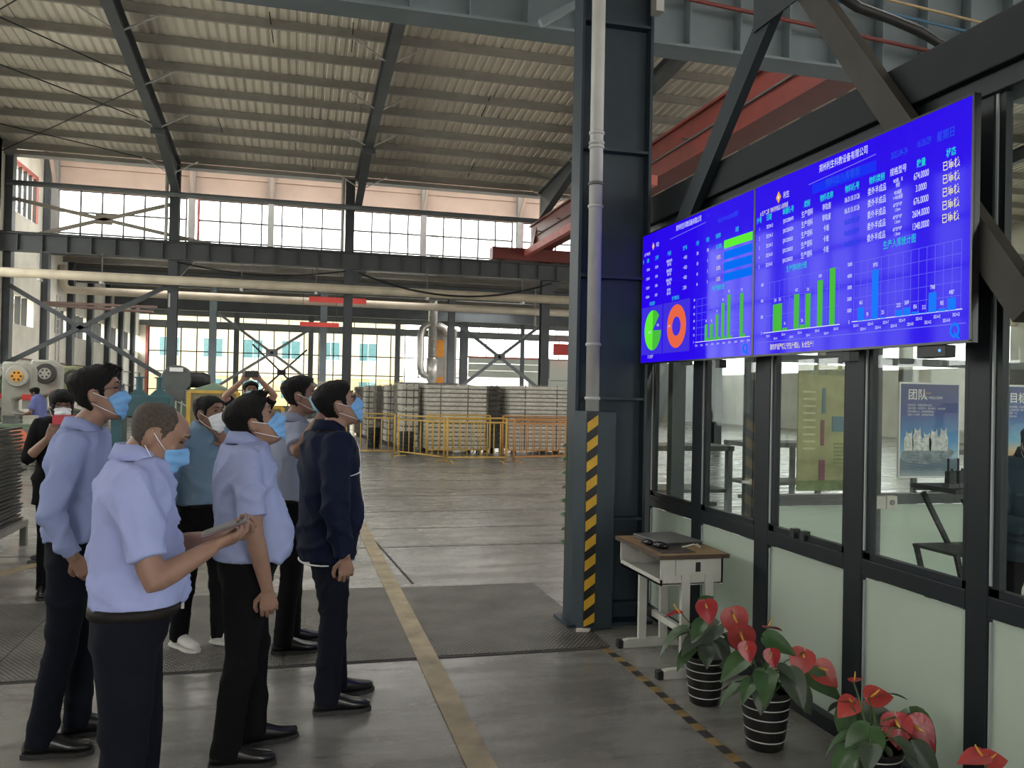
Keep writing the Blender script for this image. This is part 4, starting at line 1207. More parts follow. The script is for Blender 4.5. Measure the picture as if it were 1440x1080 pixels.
class Person:
    def __init__(s, label, x, y, heading, H=1.72, lean=0., belly=0., width=1.0, group=None, base_z=0.):
        s.root = tag(empty('person', (x, y, base_z)), label, 'person', group)
        s.o = V((x, y, base_z)); s.k = H / 1.72; s.lean = lean; s.belly = belly; s.wd = width
        h = math.radians(heading)
        s.F = V((math.cos(h), math.sin(h), 0)); s.L = V((-math.sin(h), math.cos(h), 0)); s.U = V((0, 0, 1))
        s.seed = int(abs(x * 100) + abs(y * 10))
        s.skin = MB(); s.fing = MB()

    def w(s, f, l, z):
        """local forward, left, up -> coordinates relative to the person's foot point"""
        return s.F * f + s.L * l + s.U * z

    def spine(s, z):
        """forward offset of the torso axis at height z (body units)"""
        return s.lean * (z - .93) if z > .6 else 0.

    def tor(s, z):
        T = ((.80, .150, .110), (.86, .165, .118), (.93, .172, .122), (1.0, .164, .118), (1.08, .160, .118), (1.18, .166, .120), (1.28, .178, .122), (1.36, .186, .112), (1.42, .160, .092), (1.455, .105, .074), (1.49, .066, .060))
        zz = [t[0] for t in T]
        hw = float(np.interp(z, zz, [t[1] for t in T])) * s.wd; hd = float(np.interp(z, zz, [t[2] for t in T]))
        b = s.belly * math.exp(-((z - 1.03) / .14) ** 2)
        return hw, hd + b * .5, s.spine(z) + b * .5

    def torso_pt(s, z, a, off=0.):
        """a = 0 front, growing to the left"""
        hw, hd, f = s.tor(z); e = 2 / 2.4
        c, sn = math.cos(a), math.sin(a)
        k = s.k
        return s.w((f + (hd + off) * math.copysign(abs(c) ** e, c)) * k, ((hw + off) * math.copysign(abs(sn) ** e, sn)) * k, z * k)

    def torso_loft(s, mb, zs, off):
        mb.loft([[s.torso_pt(z, 2 * PI * j / 28, off(z) if callable(off) else off) for j in range(28)] for z in zs])

    def legs(s, feet, bend=(.0, .0)):
        """feet: ((f,l,heading offset deg) left, right) ankle positions in body units"""
        s.feet = feet; s.knees = []; s.hips = []; s.ank = []
        for (f, l, ho), sd, bd in zip(feet, (1, -1), bend):
            k = s.k
            hip = s.w(s.spine(.9) * k + .0, sd * .088 * k * s.wd, .90 * k); an = s.w(f * k, l * k, .085 * k)
            kn = hip.lerp(an, .5) + s.F * (.02 + bd) * k
            s.hips.append(hip); s.knees.append(kn); s.ank.append(an)
            limb(s.skin, [hip, hip.lerp(kn, .5), kn, kn.lerp(an, .35), an], [.08 * k, .07 * k, .05 * k, .05 * k, .034 * k])
            fd = Matrix.Rotation(math.radians(ho), 3, 'Z') @ s.F
            s.skin.tube([an + V((0, 0, -.0)), an + fd * .04 + V((0, 0, -.035)), an + fd * .13 + V((0, 0, -.048))], [.030, .024, .012], 10)

    def trousers(s, m, hem=.045, top=1.0, loose=.0):
        mb = MB(); k = s.k
        s.torso_loft(mb, (.80, .84, .88, .93, .97) if top > .97 else (.80, .84, .88, .91, top), lambda z: .004)
        for hip, kn, an in zip(s.hips, s.knees, s.ank):
            low = V((an.x, an.y, hem)); back = -s.F * .008
            limb(mb, [hip + V((0, 0, .03)), hip.lerp(kn, .25), hip.lerp(kn, .6), kn, kn.lerp(an, .45) + back, low + back],
                 [(.094 + loose) * k, (.098 + loose) * k, (.084 + loose) * k, (.070 + loose) * k, (.066 + loose) * k, (.064 + loose) * k], 20)
        s.job(mb, 'trousers', m, .011, 4, .0045, (1.0, 1.0, 1.5))

    def shoes(s, m=None, m_sole=None):
        m = m or M_shoe; m_sole = m_sole or M_sole
        for an, (f, l, ho), sd in zip(s.ank, s.feet, (1, -1)):
            fd = Matrix.Rotation(math.radians(ho), 3, 'Z') @ s.F; ld = V((-fd.y, fd.x, 0))
            heel = V((an.x, an.y, 0)) - fd * .075
            rs = []
            for t, hw, h in ((0, .018, .05), (.02, .032, .075), (.07, .037, .092), (.11, .039, .095), (.15, .043, .078), (.19, .048, .060), (.23, .047, .050), (.265, .036, .042), (.285, .016, .034)):
                c = heel + fd * t * s.k
                rs.append([c + ld * (hw * s.k * math.cos(2 * PI * j / 16)) + V((0, 0, .018 + max(-.004, h * s.k * (.45 + .5 * math.sin(2 * PI * j / 16))))) for j in range(16)])
            sh = MB().loft(rs).build('shoe', m, s.root, True)
            so = MB().loft([[heel + fd * t * s.k + ld * hw * s.k * x + V((0, 0, z)) for x, z in ((-1, .0), (1, .0), (1.02, .022), (-1.02, .022))] for t, hw in ((-.004, .026), (.03, .037), (.09, .037), (.13, .036), (.18, .047), (.23, .049), (.27, .036), (.292, .016))])
            so.build('sole', m_sole, sh)

    def arms(s, left, right):
        """each (elbow, wrist, hand dir, palm normal, curl, thumb side, kwargs) in local body units"""
        s.arm = []
        for spec, sd in ((left, 1), (right, -1)):
            k = s.k
            z = 1.385; hw, hd, f = s.tor(1.34)
            sh = s.w((s.spine(z) - .005) * k, sd * (hw - .012) * k, z * k)
            el = s.w(*[c * k for c in spec[0]]); wr = s.w(*[c * k for c in spec[1]])
            d = s.w(*spec[2]); n = s.w(*spec[3])
            limb(s.skin, [sh, sh.lerp(el, .5), el, el.lerp(wr, .3), wr], [.050 * k, .047 * k, .040 * k, .041 * k, .027 * k])
            kw = spec[6] if len(spec) > 6 else {}
            add_hand(s.skin, s.fing, wr, d, n, spec[5], spec[4], k, **kw)
            s.arm.append((sh, el, wr))

    def top(s, m, hem=.955, sleeve='short', loose=.014, name='shirt', collar=True, hemout=0., fold=.006, m_collar=None, cuff=False):
        mb = MB(); k = s.k
        zs = [z for z in (hem, hem + .03, 1.0, 1.04, 1.08, 1.13, 1.18, 1.23, 1.28, 1.32, 1.36, 1.39, 1.42, 1.44, 1.452) if z >= hem]
        zs = sorted(set(zs))
        s.torso_loft(mb, zs, lambda z: loose + hemout * max(0, (1.15 - z) / .3))
        for (sh, el, wr), sd in zip(s.arm, (1, -1)):
            inn = sh - s.L * sd * .03 * k
            if sleeve == 'short':
                e = sh.lerp(el, .78)
                limb(mb, [inn, sh, sh.lerp(el, .4), e], [.066 * k, .072 * k, .068 * k, .072 * k], 20)
            elif sleeve == 'three':
                e = el.lerp(wr, .25); limb(mb, [inn, sh, sh.lerp(el, .5), el, e], [.066 * k, .072 * k, .064 * k, .057 * k, .055 * k], 20)
            else:
                g = .012 if loose > .02 else 0
                limb(mb, [inn, sh, sh.lerp(el, .5), el, el.lerp(wr, .5), el.lerp(wr, .93)], [.068 * k, (.073 + g) * k, (.066 + g) * k, (.060 + g) * k, (.053 + g) * k, (.043 + g) * k], 20)
        s.job(mb, name, m, .0105, 5, fold, (1, 1, 1.0))
        if collar: s.collar(m_collar or m, loose)

    def collar(s, m, loose=.014, rise=.042, drop=.05):
        k = s.k; z0 = 1.462
        rx, ry = .073, .072
        f0 = s.spine(1.47)
        rows = [[], [], [], []]
        n = 30
        for i in range(n + 1):
            a = .30 + (2 * PI - .60) * i / n            # 0 = front
            c, sn = math.cos(a), math.sin(a)
            fr = max(0., c)                            # towards the front
            low = z0 - .045 * fr
            def q(r, z): return s.w((f0 + .004 + (ry + r) * c) * k, (rx + r) * sn * k, z * k)
            rows[0].append(q(.004, low)); rows[1].append(q(-.004, low + rise)); rows[2].append(q(.006, low + rise + .002)); rows[3].append(q(.027 + .006 * fr, low - .010 - .034 * fr ** 2))
        mb = MB(); v = []; f = []
        for r in rows: v += r
        for r in range(3):
            for i in range(n): f.append((r * (n + 1) + i, r * (n + 1) + i + 1, (r + 1) * (n + 1) + i + 1, (r + 1) * (n + 1) + i))
        o = mb.add(v, f).build('collar', m, s.root, True)
        sd = o.modifiers.new('thickness', 'SOLIDIFY'); sd.thickness = .003

    def belt(s, z0=.945, z1=.982):
        mb = MB(); n = 32
        rows = []
        for z, o in ((z0, .002), (z0, .010), (z1, .010), (z1, .002)):
            rows.append([s.torso_pt(z, 2 * PI * j / n, o) for j in range(n)])
        v = []; f = []
        for r in rows: v += r
        for r in range(4):
            for j in range(n): f.append((r * n + j, r * n + (j + 1) % n, ((r + 1) % 4) * n + (j + 1) % n, ((r + 1) % 4) * n + j))
        b = mb.add(v, f).build('belt', M_belt, s.root, True)
        c = s.torso_pt((z0 + z1) / 2, 0, .012)
        MB().box(c, (.01, .045, .036), rz=math.atan2(s.F.y, s.F.x)).build('buckle', M_galv, b)

    def strip(s, za, zb, a0, a1, wd, m, name, off=.018, n=14):
        """ribbon lying on the clothing from (za,a0) to (zb,a1)"""
        pts = [s.torso_pt(za + (zb - za) * i / n, a0 + (a1 - a0) * i / n, off) for i in range(n + 1)]
        MB().tube(pts, wd, 6).build(name, m, s.root, True)

    def head(s, c, pitch=0., yaw=0., roll=0., scale=1.0, hair='short', mask=None, glasses=False, skin=None, hairm=None, neck_from=None):
        """c: head centre in local body units; pitch > 0 looks up, yaw > 0 turns left"""
        k = s.k
        C_ = s.w(*[v * k for v in c])
        base = Matrix((-s.L, s.F, s.U)).transposed()      # x right, y forward, z up
        R = base @ Matrix.Rotation(math.radians(yaw), 3, 'Z') @ Matrix.Rotation(math.radians(pitch), 3, 'X') @ Matrix.Rotation(math.radians(roll), 3, 'Y')
        sc = scale * k * 1.0
        T = lambda p: C_ + R @ (V(p) * sc)
        n = 28
        for (z_list,) in (([h[0] for h in HEADT],),):
            s.skin.loft([[T(head_pt(z, 2 * PI * j / n)) for j in range(n)] for z in z_list])
        # nose, brow, ears, neck
        s.skin.loft([[T((x * w_, y, z)) for x, y in ((-1, .080), (0, yt), (1, .080), (0, .070))] for z, w_, yt in ((.040, .008, .094), (.02, .010, .098), (-.005, .013, .110), (-.018, .018, .118), (-.028, .018, .108), (-.034, .010, .095))])
        for sd in (-1, 1):
            s.skin.ball(T((sd * .030, .086, .047)), (.022 * sc, .012 * sc, .008 * sc), 10, 6, R)
            er = R @ Matrix.Rotation(sd * .35, 3, 'Z')
            s.skin.ball(T((sd * .079, -.012, .004)), (.009 * sc, .020 * sc, .033 * sc), 12, 8, er)
            s.skin.ball(T((sd * .040, .066, -.010)), (.024 * sc, .016 * sc, .020 * sc), 10, 6, R)
        nb = neck_from if neck_from is not None else s.w((s.spine(1.46) - .01) * k, 0, 1.44 * k)
        limb(s.skin, [nb - V((0, 0, .06)), nb, T((0, -.030, -.075)), T((0, -.022, -.02))], [.062 * k, .060 * k, .056 * sc, .055 * sc], 18)
        s.skin.ball(T((0, .025, -.085)), (.036 * sc, .05 * sc, .03 * sc), 12, 8, R)
        # eyes
        e = MB()
        for sd in (-1, 1):
            e.ball(T((sd * .031, .0815, .026)), (.0125 * sc, .0085 * sc, .0045 * sc), 10, 6, R)
            e.tube([T((sd * .014, .0955, .046)), T((sd * .031, .096, .053)), T((sd * .048, .084, .049))], [.003 * sc, .0042 * sc, .002 * sc], 6)
        e.build('eyes_and_brows', M_eye, s.root, True)
        # hair
        hm = hairm or M_hair
        rnd = random.Random(s.seed)
        def hairline(a):
            a = abs((a + PI) % (2 * PI) - PI)            # 0 front .. pi back
            if hair == 'bob': P_ = ((0, .050), (.55, .045), (.8, .02), (1.0, -.10), (1.6, -.125), (PI, -.130))
            elif hair == 'receding': P_ = ((0, .125), (.5, .125), (.85, .118), (1.05, .07), (1.22, .02), (1.32, .0), (1.55, .045), (1.9, .0), (2.2, -.055), (PI, -.075))
            else: P_ = ((0, .080), (.45, .078), (.75, .058), (1.0, .045), (1.18, .0), (1.32, -.012), (1.45, .03), (1.62, .038), (1.9, .0), (2.15, -.05), (PI, -.075))
            return float(np.interp(a, [p[0] for p in P_], [p[1] for p in P_]))
        tk = {'short': .020, 'thick': .028, 'crop': .012, 'receding': .004, 'bob': .030}[hair]
        N, Mz = 56, 30
        rs = []
        for i in range(Mz + 1):
            t = i / Mz
            z0_ = -.135 if hair == 'bob' else -.082
            z = z0_ + (.12 - z0_) * (1 - (1 - t) ** 1.35)
            row = []
            for j in range(N):
                a = 2 * PI * j / N
                p = head_pt(max(z, -.10), a); p.z = z
                if z < -.06 and hair == 'bob': q0 = head_pt(-.04, a); p = V((q0.x, q0.y, z))
                af = abs((a + PI) % (2 * PI) - PI)
                wgt = sst((z - hairline(a)) / .014 + .5)
                nn = (p - V((0, -.01, .02))).normalized()
                side = sst((z - .02) / .07)
                th = tk * (.45 + .55 * side)
                if hair in ('short', 'thick') and af < .9: th *= 1.15
                nz = noise.noise(V((p.x * 55, p.y * 55, p.z * 16 + s.seed))) * .006 + noise.noise(V((p.x * 130, p.y * 130, p.z * 30))) * .003
                if hair == 'receding': nz *= .15
                off = -.014 + wgt * (.014 + th + nz)
                row.append(T(p + nn * off))
            rs.append(row)
        MB().loft(rs).build('hair', hm, s.root, True)
        if hair == 'thick':
            t_ = MB()
            for q in range(60):
                a = rnd.uniform(-.8, .8); z = rnd.uniform(.084, .114)
                p = head_pt(z, a); nn = (p - V((0, -.03, .0))).normalized()
                t_.tube([T(p + nn * .012), T(p + nn * .034 + V((0, .004, .002))), T(p + nn * rnd.uniform(.036, .044) + V((0, rnd.uniform(.004, .014), .0)))], [.005 * sc, .0045 * sc, .001 * sc], 5)
            t_.build('fringe', hm, s.root, True)
        # mask
        if mask:
            na, nv = 26, 28; v = []; f = []
            am = 1.16
            for i in range(nv + 1):
                tv_ = i / nv
                for j in range(na + 1):
                    a = -am + 2 * am * j / na; u = abs(a) / am
                    zt = .014 - .030 * u ** 1.5; zb = -.126 + .028 * u ** 1.5
                    z = zb + (zt - zb) * tv_
                    p = head_pt(max(z, -.108), a); p.z = z
                    if z < -.108: p.y += (z + .108) * .9
                    nn = V((p.x, max(p.y, .02), 0)).normalized()
                    nose = .026 * math.exp(-(a / .24) ** 2) * math.exp(-((z + .024) / .030) ** 2)
                    pl = .0034 * math.sin(tv_ * PI * 7) * (1 - u ** 4)
                    v.append(T(p + nn * (.006 + .010 * (1 - u ** 2) + nose + pl)))
            for i in range(nv):
                for j in range(na): f.append((i * (na + 1) + j, i * (na + 1) + j + 1, (i + 1) * (na + 1) + j + 1, (i + 1) * (na + 1) + j))
            mo = MB().add(v, f).build('face_mask', mask, s.root, True)
            so = mo.modifiers.new('thickness', 'SOLIDIFY'); so.thickness = .002
            for sd, col in ((1, na), (-1, 0)):
                for row, ez in ((nv, .030), (0, -.026)):
                    st_ = V(v[row * (na + 1) + col]); en = T((-sd * .082, -.018, ez)); md = st_.lerp(en, .5) + R @ V((-sd * .010 * sc, 0, 0))
                    MB().tube([st_, md, en], .0016 * sc, 6).build('ear_loop', M_loop, mo, True)
        if glasses:
            g = MB()
            for sd in (-1, 1):
                loop = [T((sd * (.034 + .025 * math.cos(t)), .108 - .01 * abs(math.cos(t)) * (1 if math.cos(t) * 1 > 0 else 0), .024 + .018 * math.sin(t))) for t in [2 * PI * i / 18 for i in range(19)]]
                g.tube(loop, .0018 * sc, 6)
                g.tube([T((sd * .059, .098, .028)), T((sd * .078, .04, .026)), T((sd * .084, -.012, .022)), T((sd * .082, -.03, .006))], .002 * sc, 6)
            g.tube([T((-.010, .109, .028)), T((0, .112, .031)), T((.010, .109, .028))], .0018 * sc, 6)
            go = g.build('glasses', mat('glasses_frame', (.03, .02, .03), .3), s.root, True)
            for sd in (-1, 1):
                MB().add([T((sd * .034 + .023 * math.cos(2 * PI * i / 16), .1065, .024 + .016 * math.sin(2 * PI * i / 16))) for i in range(16)], [tuple(range(16))]).build('lens', glass('lens_glass', (.9, .9, .95), .12), go)
        s.headT = T; s.R = R; s.sc = sc

    def body(s, skin=None):
        """the continuous body: everything in s.skin becomes one surface"""
        s.torso_loft(s.skin, (.82, .88, .95, 1.02, 1.1, 1.2, 1.3, 1.36, 1.41, 1.44), lambda z: -.022)
        s.job(s.skin, 'body', skin or M_skin, .0072, 3, 0, None, s.fing)

    def job(s, mb, name, m, voxel, it, fold, fs, extra=None):
        me = bpy.data.meshes.new('tmp'); me.from_pydata(mb.v, [], mb.f)
        bm = bmesh.new(); bm.from_mesh(me); bmesh.ops.recalc_face_normals(bm, faces=bm.faces); bm.to_mesh(me); bm.free()
        o = bpy.data.objects.new('tmp', me); COL.objects.link(o)
        r = o.modifiers.new('r', 'REMESH'); r.mode = 'VOXEL'; r.voxel_size = voxel; r.adaptivity = 0
        q = o.modifiers.new('s', 'SMOOTH'); q.factor = .5; q.iterations = it
        JOBS.append((o, name, m, s, fold, fs, extra))


def flush_people():
    bpy.context.view_layer.update()
    dg = bpy.context.evaluated_depsgraph_get()
    for o, name, m, per, fold, fs, extra in JOBS:
        me = bpy.data.meshes.new_from_object(o.evaluated_get(dg))
        if fold:
            n = len(me.vertices)
            co = np.empty(n * 3); me.vertices.foreach_get('co', co); co = co.reshape(-1, 3)
            no = np.empty(n * 3); me.vertex_normals.foreach_get('vector', no); no = no.reshape(-1, 3)
            rs = np.random.RandomState(per.seed + len(name)); d = np.zeros(n)
            wp = co + .03 * np.sin(co[:, [1, 2, 0]] * 23 + rs.rand(3) * 6)
            for q in range(5):
                kv = rs.randn(3) * np.array(fs); kv[2] += .6 * np.sign(rs.randn()); kv = kv / np.linalg.norm(kv) * (2 * PI / rs.uniform(.08, .22))
                ph = wp @ kv + rs.rand() * 6
                amp = .5 + .5 * np.sin(co @ (rs.randn(3) * 7) + rs.rand() * 6)
                d += (1 - 2 * np.abs(np.sin(ph / 2)) ** .8) * amp
            co = co + no * (np.clip(d, -.9, 2.2) * fold * .95)[:, None]
            me.vertices.foreach_set('co', co.ravel())
        if extra is not None and extra.v:
            bm = bmesh.new(); bm.from_mesh(me)
            t = extra.mesh('t'); bm.from_mesh(t); bm.to_mesh(me); bm.free(); bpy.data.meshes.remove(t)
        me.materials.clear(); me.materials.append(m)
        me.polygons.foreach_set('use_smooth', [True] * len(me.polygons))
        r = bpy.data.objects.new(name, me); COL.objects.link(r); r.parent = per.root
    for j in JOBS:
        me = j[0].data; bpy.data.objects.remove(j[0]); bpy.data.meshes.remove(me)
    JOBS.clear()


def phone(loc, nrm, up, m, label, w=.075, h=.155, t=.009, case=None):
    """slab facing nrm with its long side along up"""
    n = V(nrm).normalized(); u = V(up); u = (u - n * u.dot(n)).normalized(); r = u.cross(n)
    e = empty('phone'); e.matrix_world = Matrix(((r.x, u.x, n.x, loc[0]), (r.y, u.y, n.y, loc[1]), (r.z, u.z, n.z, loc[2]), (0, 0, 0, 1)))
    tag(e, label, 'phone')
    MB().bb(-w / 2, w / 2, -h / 2, h / 2, -t / 2, t / 2).build('body', m, e, False, .003)
    MB().bb(-w / 2 + .004, w / 2 - .004, -h / 2 + .006, h / 2 - .006, t / 2, t / 2 + .0006).build('display', mat('phone_glass', (.01, .01, .012), .3, 0, .1, 20, 0, 40, .2), e)
    MB().bb(-w / 2 + .008, -w / 2 + .03, h / 2 - .04, h / 2 - .012, -t / 2 - .0015, -t / 2).build('camera_bump', M_black, e)
    return e


# --- man with glasses, long sleeves, far left
p = Person('man in glasses and a long-sleeved pale blue shirt, leftmost of the group, looking up', -.945, 4.25, 4, 1.71, lean=.03, belly=.015)
p.legs(((.02, .10, 10), (-.10, -.10, -5)))
p.arms(((-.06, .30, 1.10), (.05, .27, .87), (.35, -.1, -.9), (0, -1, 0), .7, 1),
       ((-.06, -.27, 1.10), (.03, -.225, .895), (.55, .25, -.75), (0, 1, 0), .8, -1))
p.top(M_shirtA, .95, 'long', .02, fold=.009)
p.trousers(M_trs); p.belt(); p.shoes()
p.head((.085, 0, 1.60), pitch=12, yaw=-6, hair='thick', mask=M_mask, glasses=True)
p.body()

# --- bald man with the phone, nearest
p = Person('balding man in a short-sleeved shirt bent over his phone, nearest to the camera', -.515, 3.07, 6, 1.66, lean=.03, belly=.06, width=1.0)
p.legs(((.05, .11, 12), (-.03, -.11, -8)))
p.arms(((.13, .25, 1.10), (.315, .10, 1.15), (.92, -.25, .25), (.1, -.5, .85), .75, 1),
       ((.085, -.265, 1.075), (.27, -.17, 1.165), (.93, .25, .28), (0, .45, .85), .55, -1))
p.top(M_shirtB, .952, 'short', .018, hemout=.0, fold=.009)
p.trousers(M_trs, loose=.008, top=.96); p.belt(.925,.962); p.shoes()
p.head((.075, 0, 1.52), pitch=-24, yaw=-4, hair='receding', hairm=M_buzz, mask=M_mask, skin=M_skin)
p.body()
phone((-.205, 2.955, 1.185), (-.35, -.1, .9), (.85, -.1, .35), mat('phone_shell', (.10, .06, .07), .3), 'dark phone held in both hands by the balding man')

# --- man with belly looking up, short sleeves
p = Person('man in a short-sleeved lilac-blue shirt with black hair, head tilted far back, arm hanging', -.19, 3.97, 6, 1.66, lean=-.02, belly=.085)
p.legs(((.07, .11, 14), (-.06, -.10, -6)))
p.arms(((-.02, .26, 1.10), (.06, .25, .86), (.2, 0, -1), (0, -1, 0), .7, 1),
       ((.025, -.255, 1.06), (.085, -.235, .815), (.12, .05, -1), (0, 1, 0), .75, -1))
p.top(M_shirtC, .915, 'short', .022, hemout=.012, fold=.009)
p.trousers(M_trk, loose=.006, top=.93); p.shoes()
p.head((.035, 0, 1.535), pitch=27, yaw=-4, hair='thick', mask=M_mask)
p.body()

# --- man in the navy jacket
p = Person('man in a navy zip jacket with white piping, rightmost of the group, looking up', .19, 4.52, 12, 1.70, lean=.0, belly=.035)
p.legs(((.10, .09, 10), (.0, -.12, -8)))
p.arms(((-.02, .27, 1.08), (.05, .26, .84), (.15, 0, -1), (0, -1, 0), .75, 1),
       ((-.03, -.275, 1.07), (.03, -.255, .82), (.12, .05, -1), (0, 1, 0), .75, -1))
p.top(M_navy, .775, 'long', .030, 'jacket', True, .006, .009)
p.trousers(M_trs, loose=.004, top=.94); p.shoes()
M_pip = mat('white_piping', (.62, .64, .70), .7)
p.strip(1.40, .80, -.62, -.50, .002, M_pip, 'piping', .036, 24)
p.strip(1.25, 1.225, -.30, -1.25, .0024, M_pip, 'piping', .036, 14)
mb = MB(); n = 32
rows = [[p.torso_pt(z, 2 * PI * j / n, o_) for j in range(n)] for z, o_ in ((.766, .022), (.766, .031), (.772, .031), (.772, .022))]
v = sum(rows, []); f = [(r * n + j, r * n + (j + 1) % n, ((r + 1) % 4) * n + (j + 1) % n, ((r + 1) % 4) * n + j) for r in range(4) for j in range(n)]
mb.add(v, f).build('shirt_hem', mat('white_hem', (.7, .7, .72), .8), p.root, True)
p.head((.045, 0, 1.575), pitch=22, yaw=-6, hair='short', mask=M_mask)
p.body()

# --- man in denim-blue shirt with white mask
p = Person('man in a denim-blue long-sleeved shirt and white mask, hand raised to his face', -.55, 5.72, -42, 1.63, lean=.03, belly=.03)
p.legs(((.12, .10, 10), (-.06, -.10, -8)))
p.arms(((.15, .20, 1.12), (.16, .05, 1.34), (-.1, -.35, .9), (-.8, -.1, .2), .5, 1),
       ((-.05, -.27, 1.07), (-.01, -.27, .85), (.15, .05, -1), (0, 1, 0), .7, -1))
p.top(M_shirtE, .955, 'long', .022, fold=.009)
p.trousers(M_trk); p.belt(); p.shoes(mat('white_trainer', (.55, .54, .52), .6), mat('pale_sole', (.6, .6, .58), .7))
p.head((.06, 0, 1.545), pitch=4, yaw=6, hair='crop', mask=M_maskw)
p.body(M_skin2)

# --- man behind the navy jacket with both arms raised
p = Person('man in a grey-lilac short-sleeved shirt holding a phone up, half hidden behind the navy jacket', .0, 5.55, 8, 1.71, lean=.02, belly=.03)
p.legs(((.05, .10, 10), (-.03, -.10, -8)))
p.arms(((.28, .14, 1.31), (.36, .02, 1.54), (.25, -.5, .8), (0, -1, .1), .7, 1),
       ((-.02, -.38, 1.27), (.13, -.24, 1.47), (.7, .45, .5), (.1, .9, .1), .7, -1))
p.top(M_shirtF, .955, 'short', .02, fold=.007)
p.trousers(M_trk); p.belt(); p.shoes()
p.head((.055, 0, 1.60), pitch=12, yaw=-16, hair='short', mask=M_maskt, skin=M_skin2)
p.body(M_skin2)
phone((.36, 5.50, 1.60), (-1, 0, -.1), (0, 1, 0), M_black, 'black phone raised by the man behind the navy jacket')

# --- woman filming
p = Person('woman in a black jacket over a red and white top, filming with a phone', -1.75, 7.3, -72, 1.64, lean=.02, width=.9)
p.legs(((.03, .09, 8), (.0, -.09, -8)))
p.arms(((.12, .24, 1.13), (.20, .06, 1.30), (.1, -.5, .85), (-.9, 0, .2), .6, 1),
       ((.10, -.24, 1.12), (.20, -.10, 1.29), (.1, .4, .85), (-.9, 0, .2), .6, -1))
p.top(mat('black_cloth', (.008, .008, .009), .95, 0, .1, 6, 0, 40, .1), .74, 'three', .028, 'jacket', False, .03, .007)
p.trousers(M_trk, loose=.0); p.shoes()
mb = MB()
for i, (z0, z1) in enumerate(((1.30, 1.40), (1.22, 1.30), (1.12, 1.22), (1.02, 1.12), (.92, 1.02))):
    rows = [[p.torso_pt(z, a, .036) for a in [-.42 + .84 * j / 10 for j in range(11)]] for z in (z0, z1)]
    MB().add(rows[0] + rows[1], [(j, j + 1, j + 12, j + 11) for j in range(10)]).build('striped_top', mat('top_white', (.55, .53, .52), .8) if i % 2 == 0 else mat('top_red', (.40, .05, .06), .8), p.root, True)
p.head((.05, 0, 1.53), pitch=-4, yaw=2, hair='bob', mask=M_maskw, glasses=True)
p.body()
F_ = V((math.cos(math.radians(-72)), math.sin(math.radians(-72)), 0))
phone((-1.75 + F_.x * .25, 7.3 + F_.y * .25, 1.37), -F_, (-F_.y, F_.x, 0), mat('red_case', (.50, .03, .05), .4), 'red-cased phone held up by the woman in black')

# --- distant photographer with arms overhead
p = Person('distant person in a dark top holding a phone overhead in front of the far window', -.49, 10.6, -80, 1.70, lean=.0)
p.legs(((.03, .09, 8), (.0, -.09, -8)))
p.arms(((.10, .27, 1.57), (.20, .08, 1.76), (.1, -.6, .7), (-.9, 0, .2), .6, 1),
       ((.10, -.30, 1.55), (.20, -.12, 1.74), (.1, .5, .8), (-.9, 0, .2), .6, -1))
p.top(mat('black_cloth', (.008, .008, .009), .95, 0, .1, 6, 0, 40, .1), .955, 'short', .02)
p.trousers(M_trk); p.shoes()
p.head((.04, 0, 1.60), pitch=6, yaw=0, hair='short', mask=M_maskt)
p.body()
phone((-.47, 10.385, 1.80), (-.17, .98, 0), (1, .17, 0), M_black, 'black phone held overhead by the distant person')

# --- seated worker in blue overalls
p = Person('worker in blue overalls bending over beside the yellow guard rail', -.22, 13.2, 215, 1.62, lean=.45)
p.legs(((.10, .12, 8), (-.05, -.12, -8)), (.08, .05))
p.arms(((.28, .27, 1.12), (.45, .15, .98), (.7, -.3, -.5), (0, -.5, -.8), .4, 1),
       ((.28, -.27, 1.12), (.45, -.15, .98), (.7, .3, -.5), (0, .5, -.8), .4, -1))
M_over = mat('blue_overalls', (.055, .085, .19), .85)
p.top(M_over, .90, 'three', .03, 'overall_jacket'); p.trousers(M_over, loose=.012); p.shoes()
p.head((.36, 0, 1.52), pitch=-30, hair='short'); p.body(M_skin2)

# --- far worker at the presses
p = Person('far worker in a violet-blue shirt standing at the punch presses', -5.25, 20.2, 170, 1.60, lean=.12)
p.legs(((.06, .10, 8), (-.04, -.10, -8)))
p.arms(((.10, .27, 1.08), (.32, .20, 1.0), (.9, -.1, 0), (0, 0, -1), .4, 1),
       ((.10, -.27, 1.08), (.32, -.20, 1.0), (.9, .1, 0), (0, 0, -1), .4, -1))
p.top(mat('violet_work_shirt', (.13, .15, .36), .85), .93, 'short', .025); p.trousers(M_trk, loose=.01); p.shoes()
p.head((.13, 0, 1.52), pitch=-15, hair='short'); p.body(M_skin2)

# --- person inside the office at the right edge
p = Person('dark-jacketed person stooping inside the office behind the rightmost pane', 4.10, 3.98, 246, 1.60, lean=.16, belly=.05)
p.legs(((.08, .11, 8), (-.05, -.11, -8)))
p.arms(((.22, .26, 1.08), (.36, .08, 1.05), (.7, -.6, .1), (-.3, 0, .9), .6, 1),
       ((.18, -.27, 1.06), (.36, -.08, 1.04), (.7, .6, .1), (-.3, 0, .9), .6, -1))
p.top(mat('dark_teal_jacket', (.018, .035, .050), .8), .80, 'long', .032, 'jacket'); p.trousers(M_trk); p.shoes()
p.head((.16, 0, 1.50), pitch=-14, yaw=-6, hair='short', mask=M_maskw); p.body(M_skin2)
flush_people()

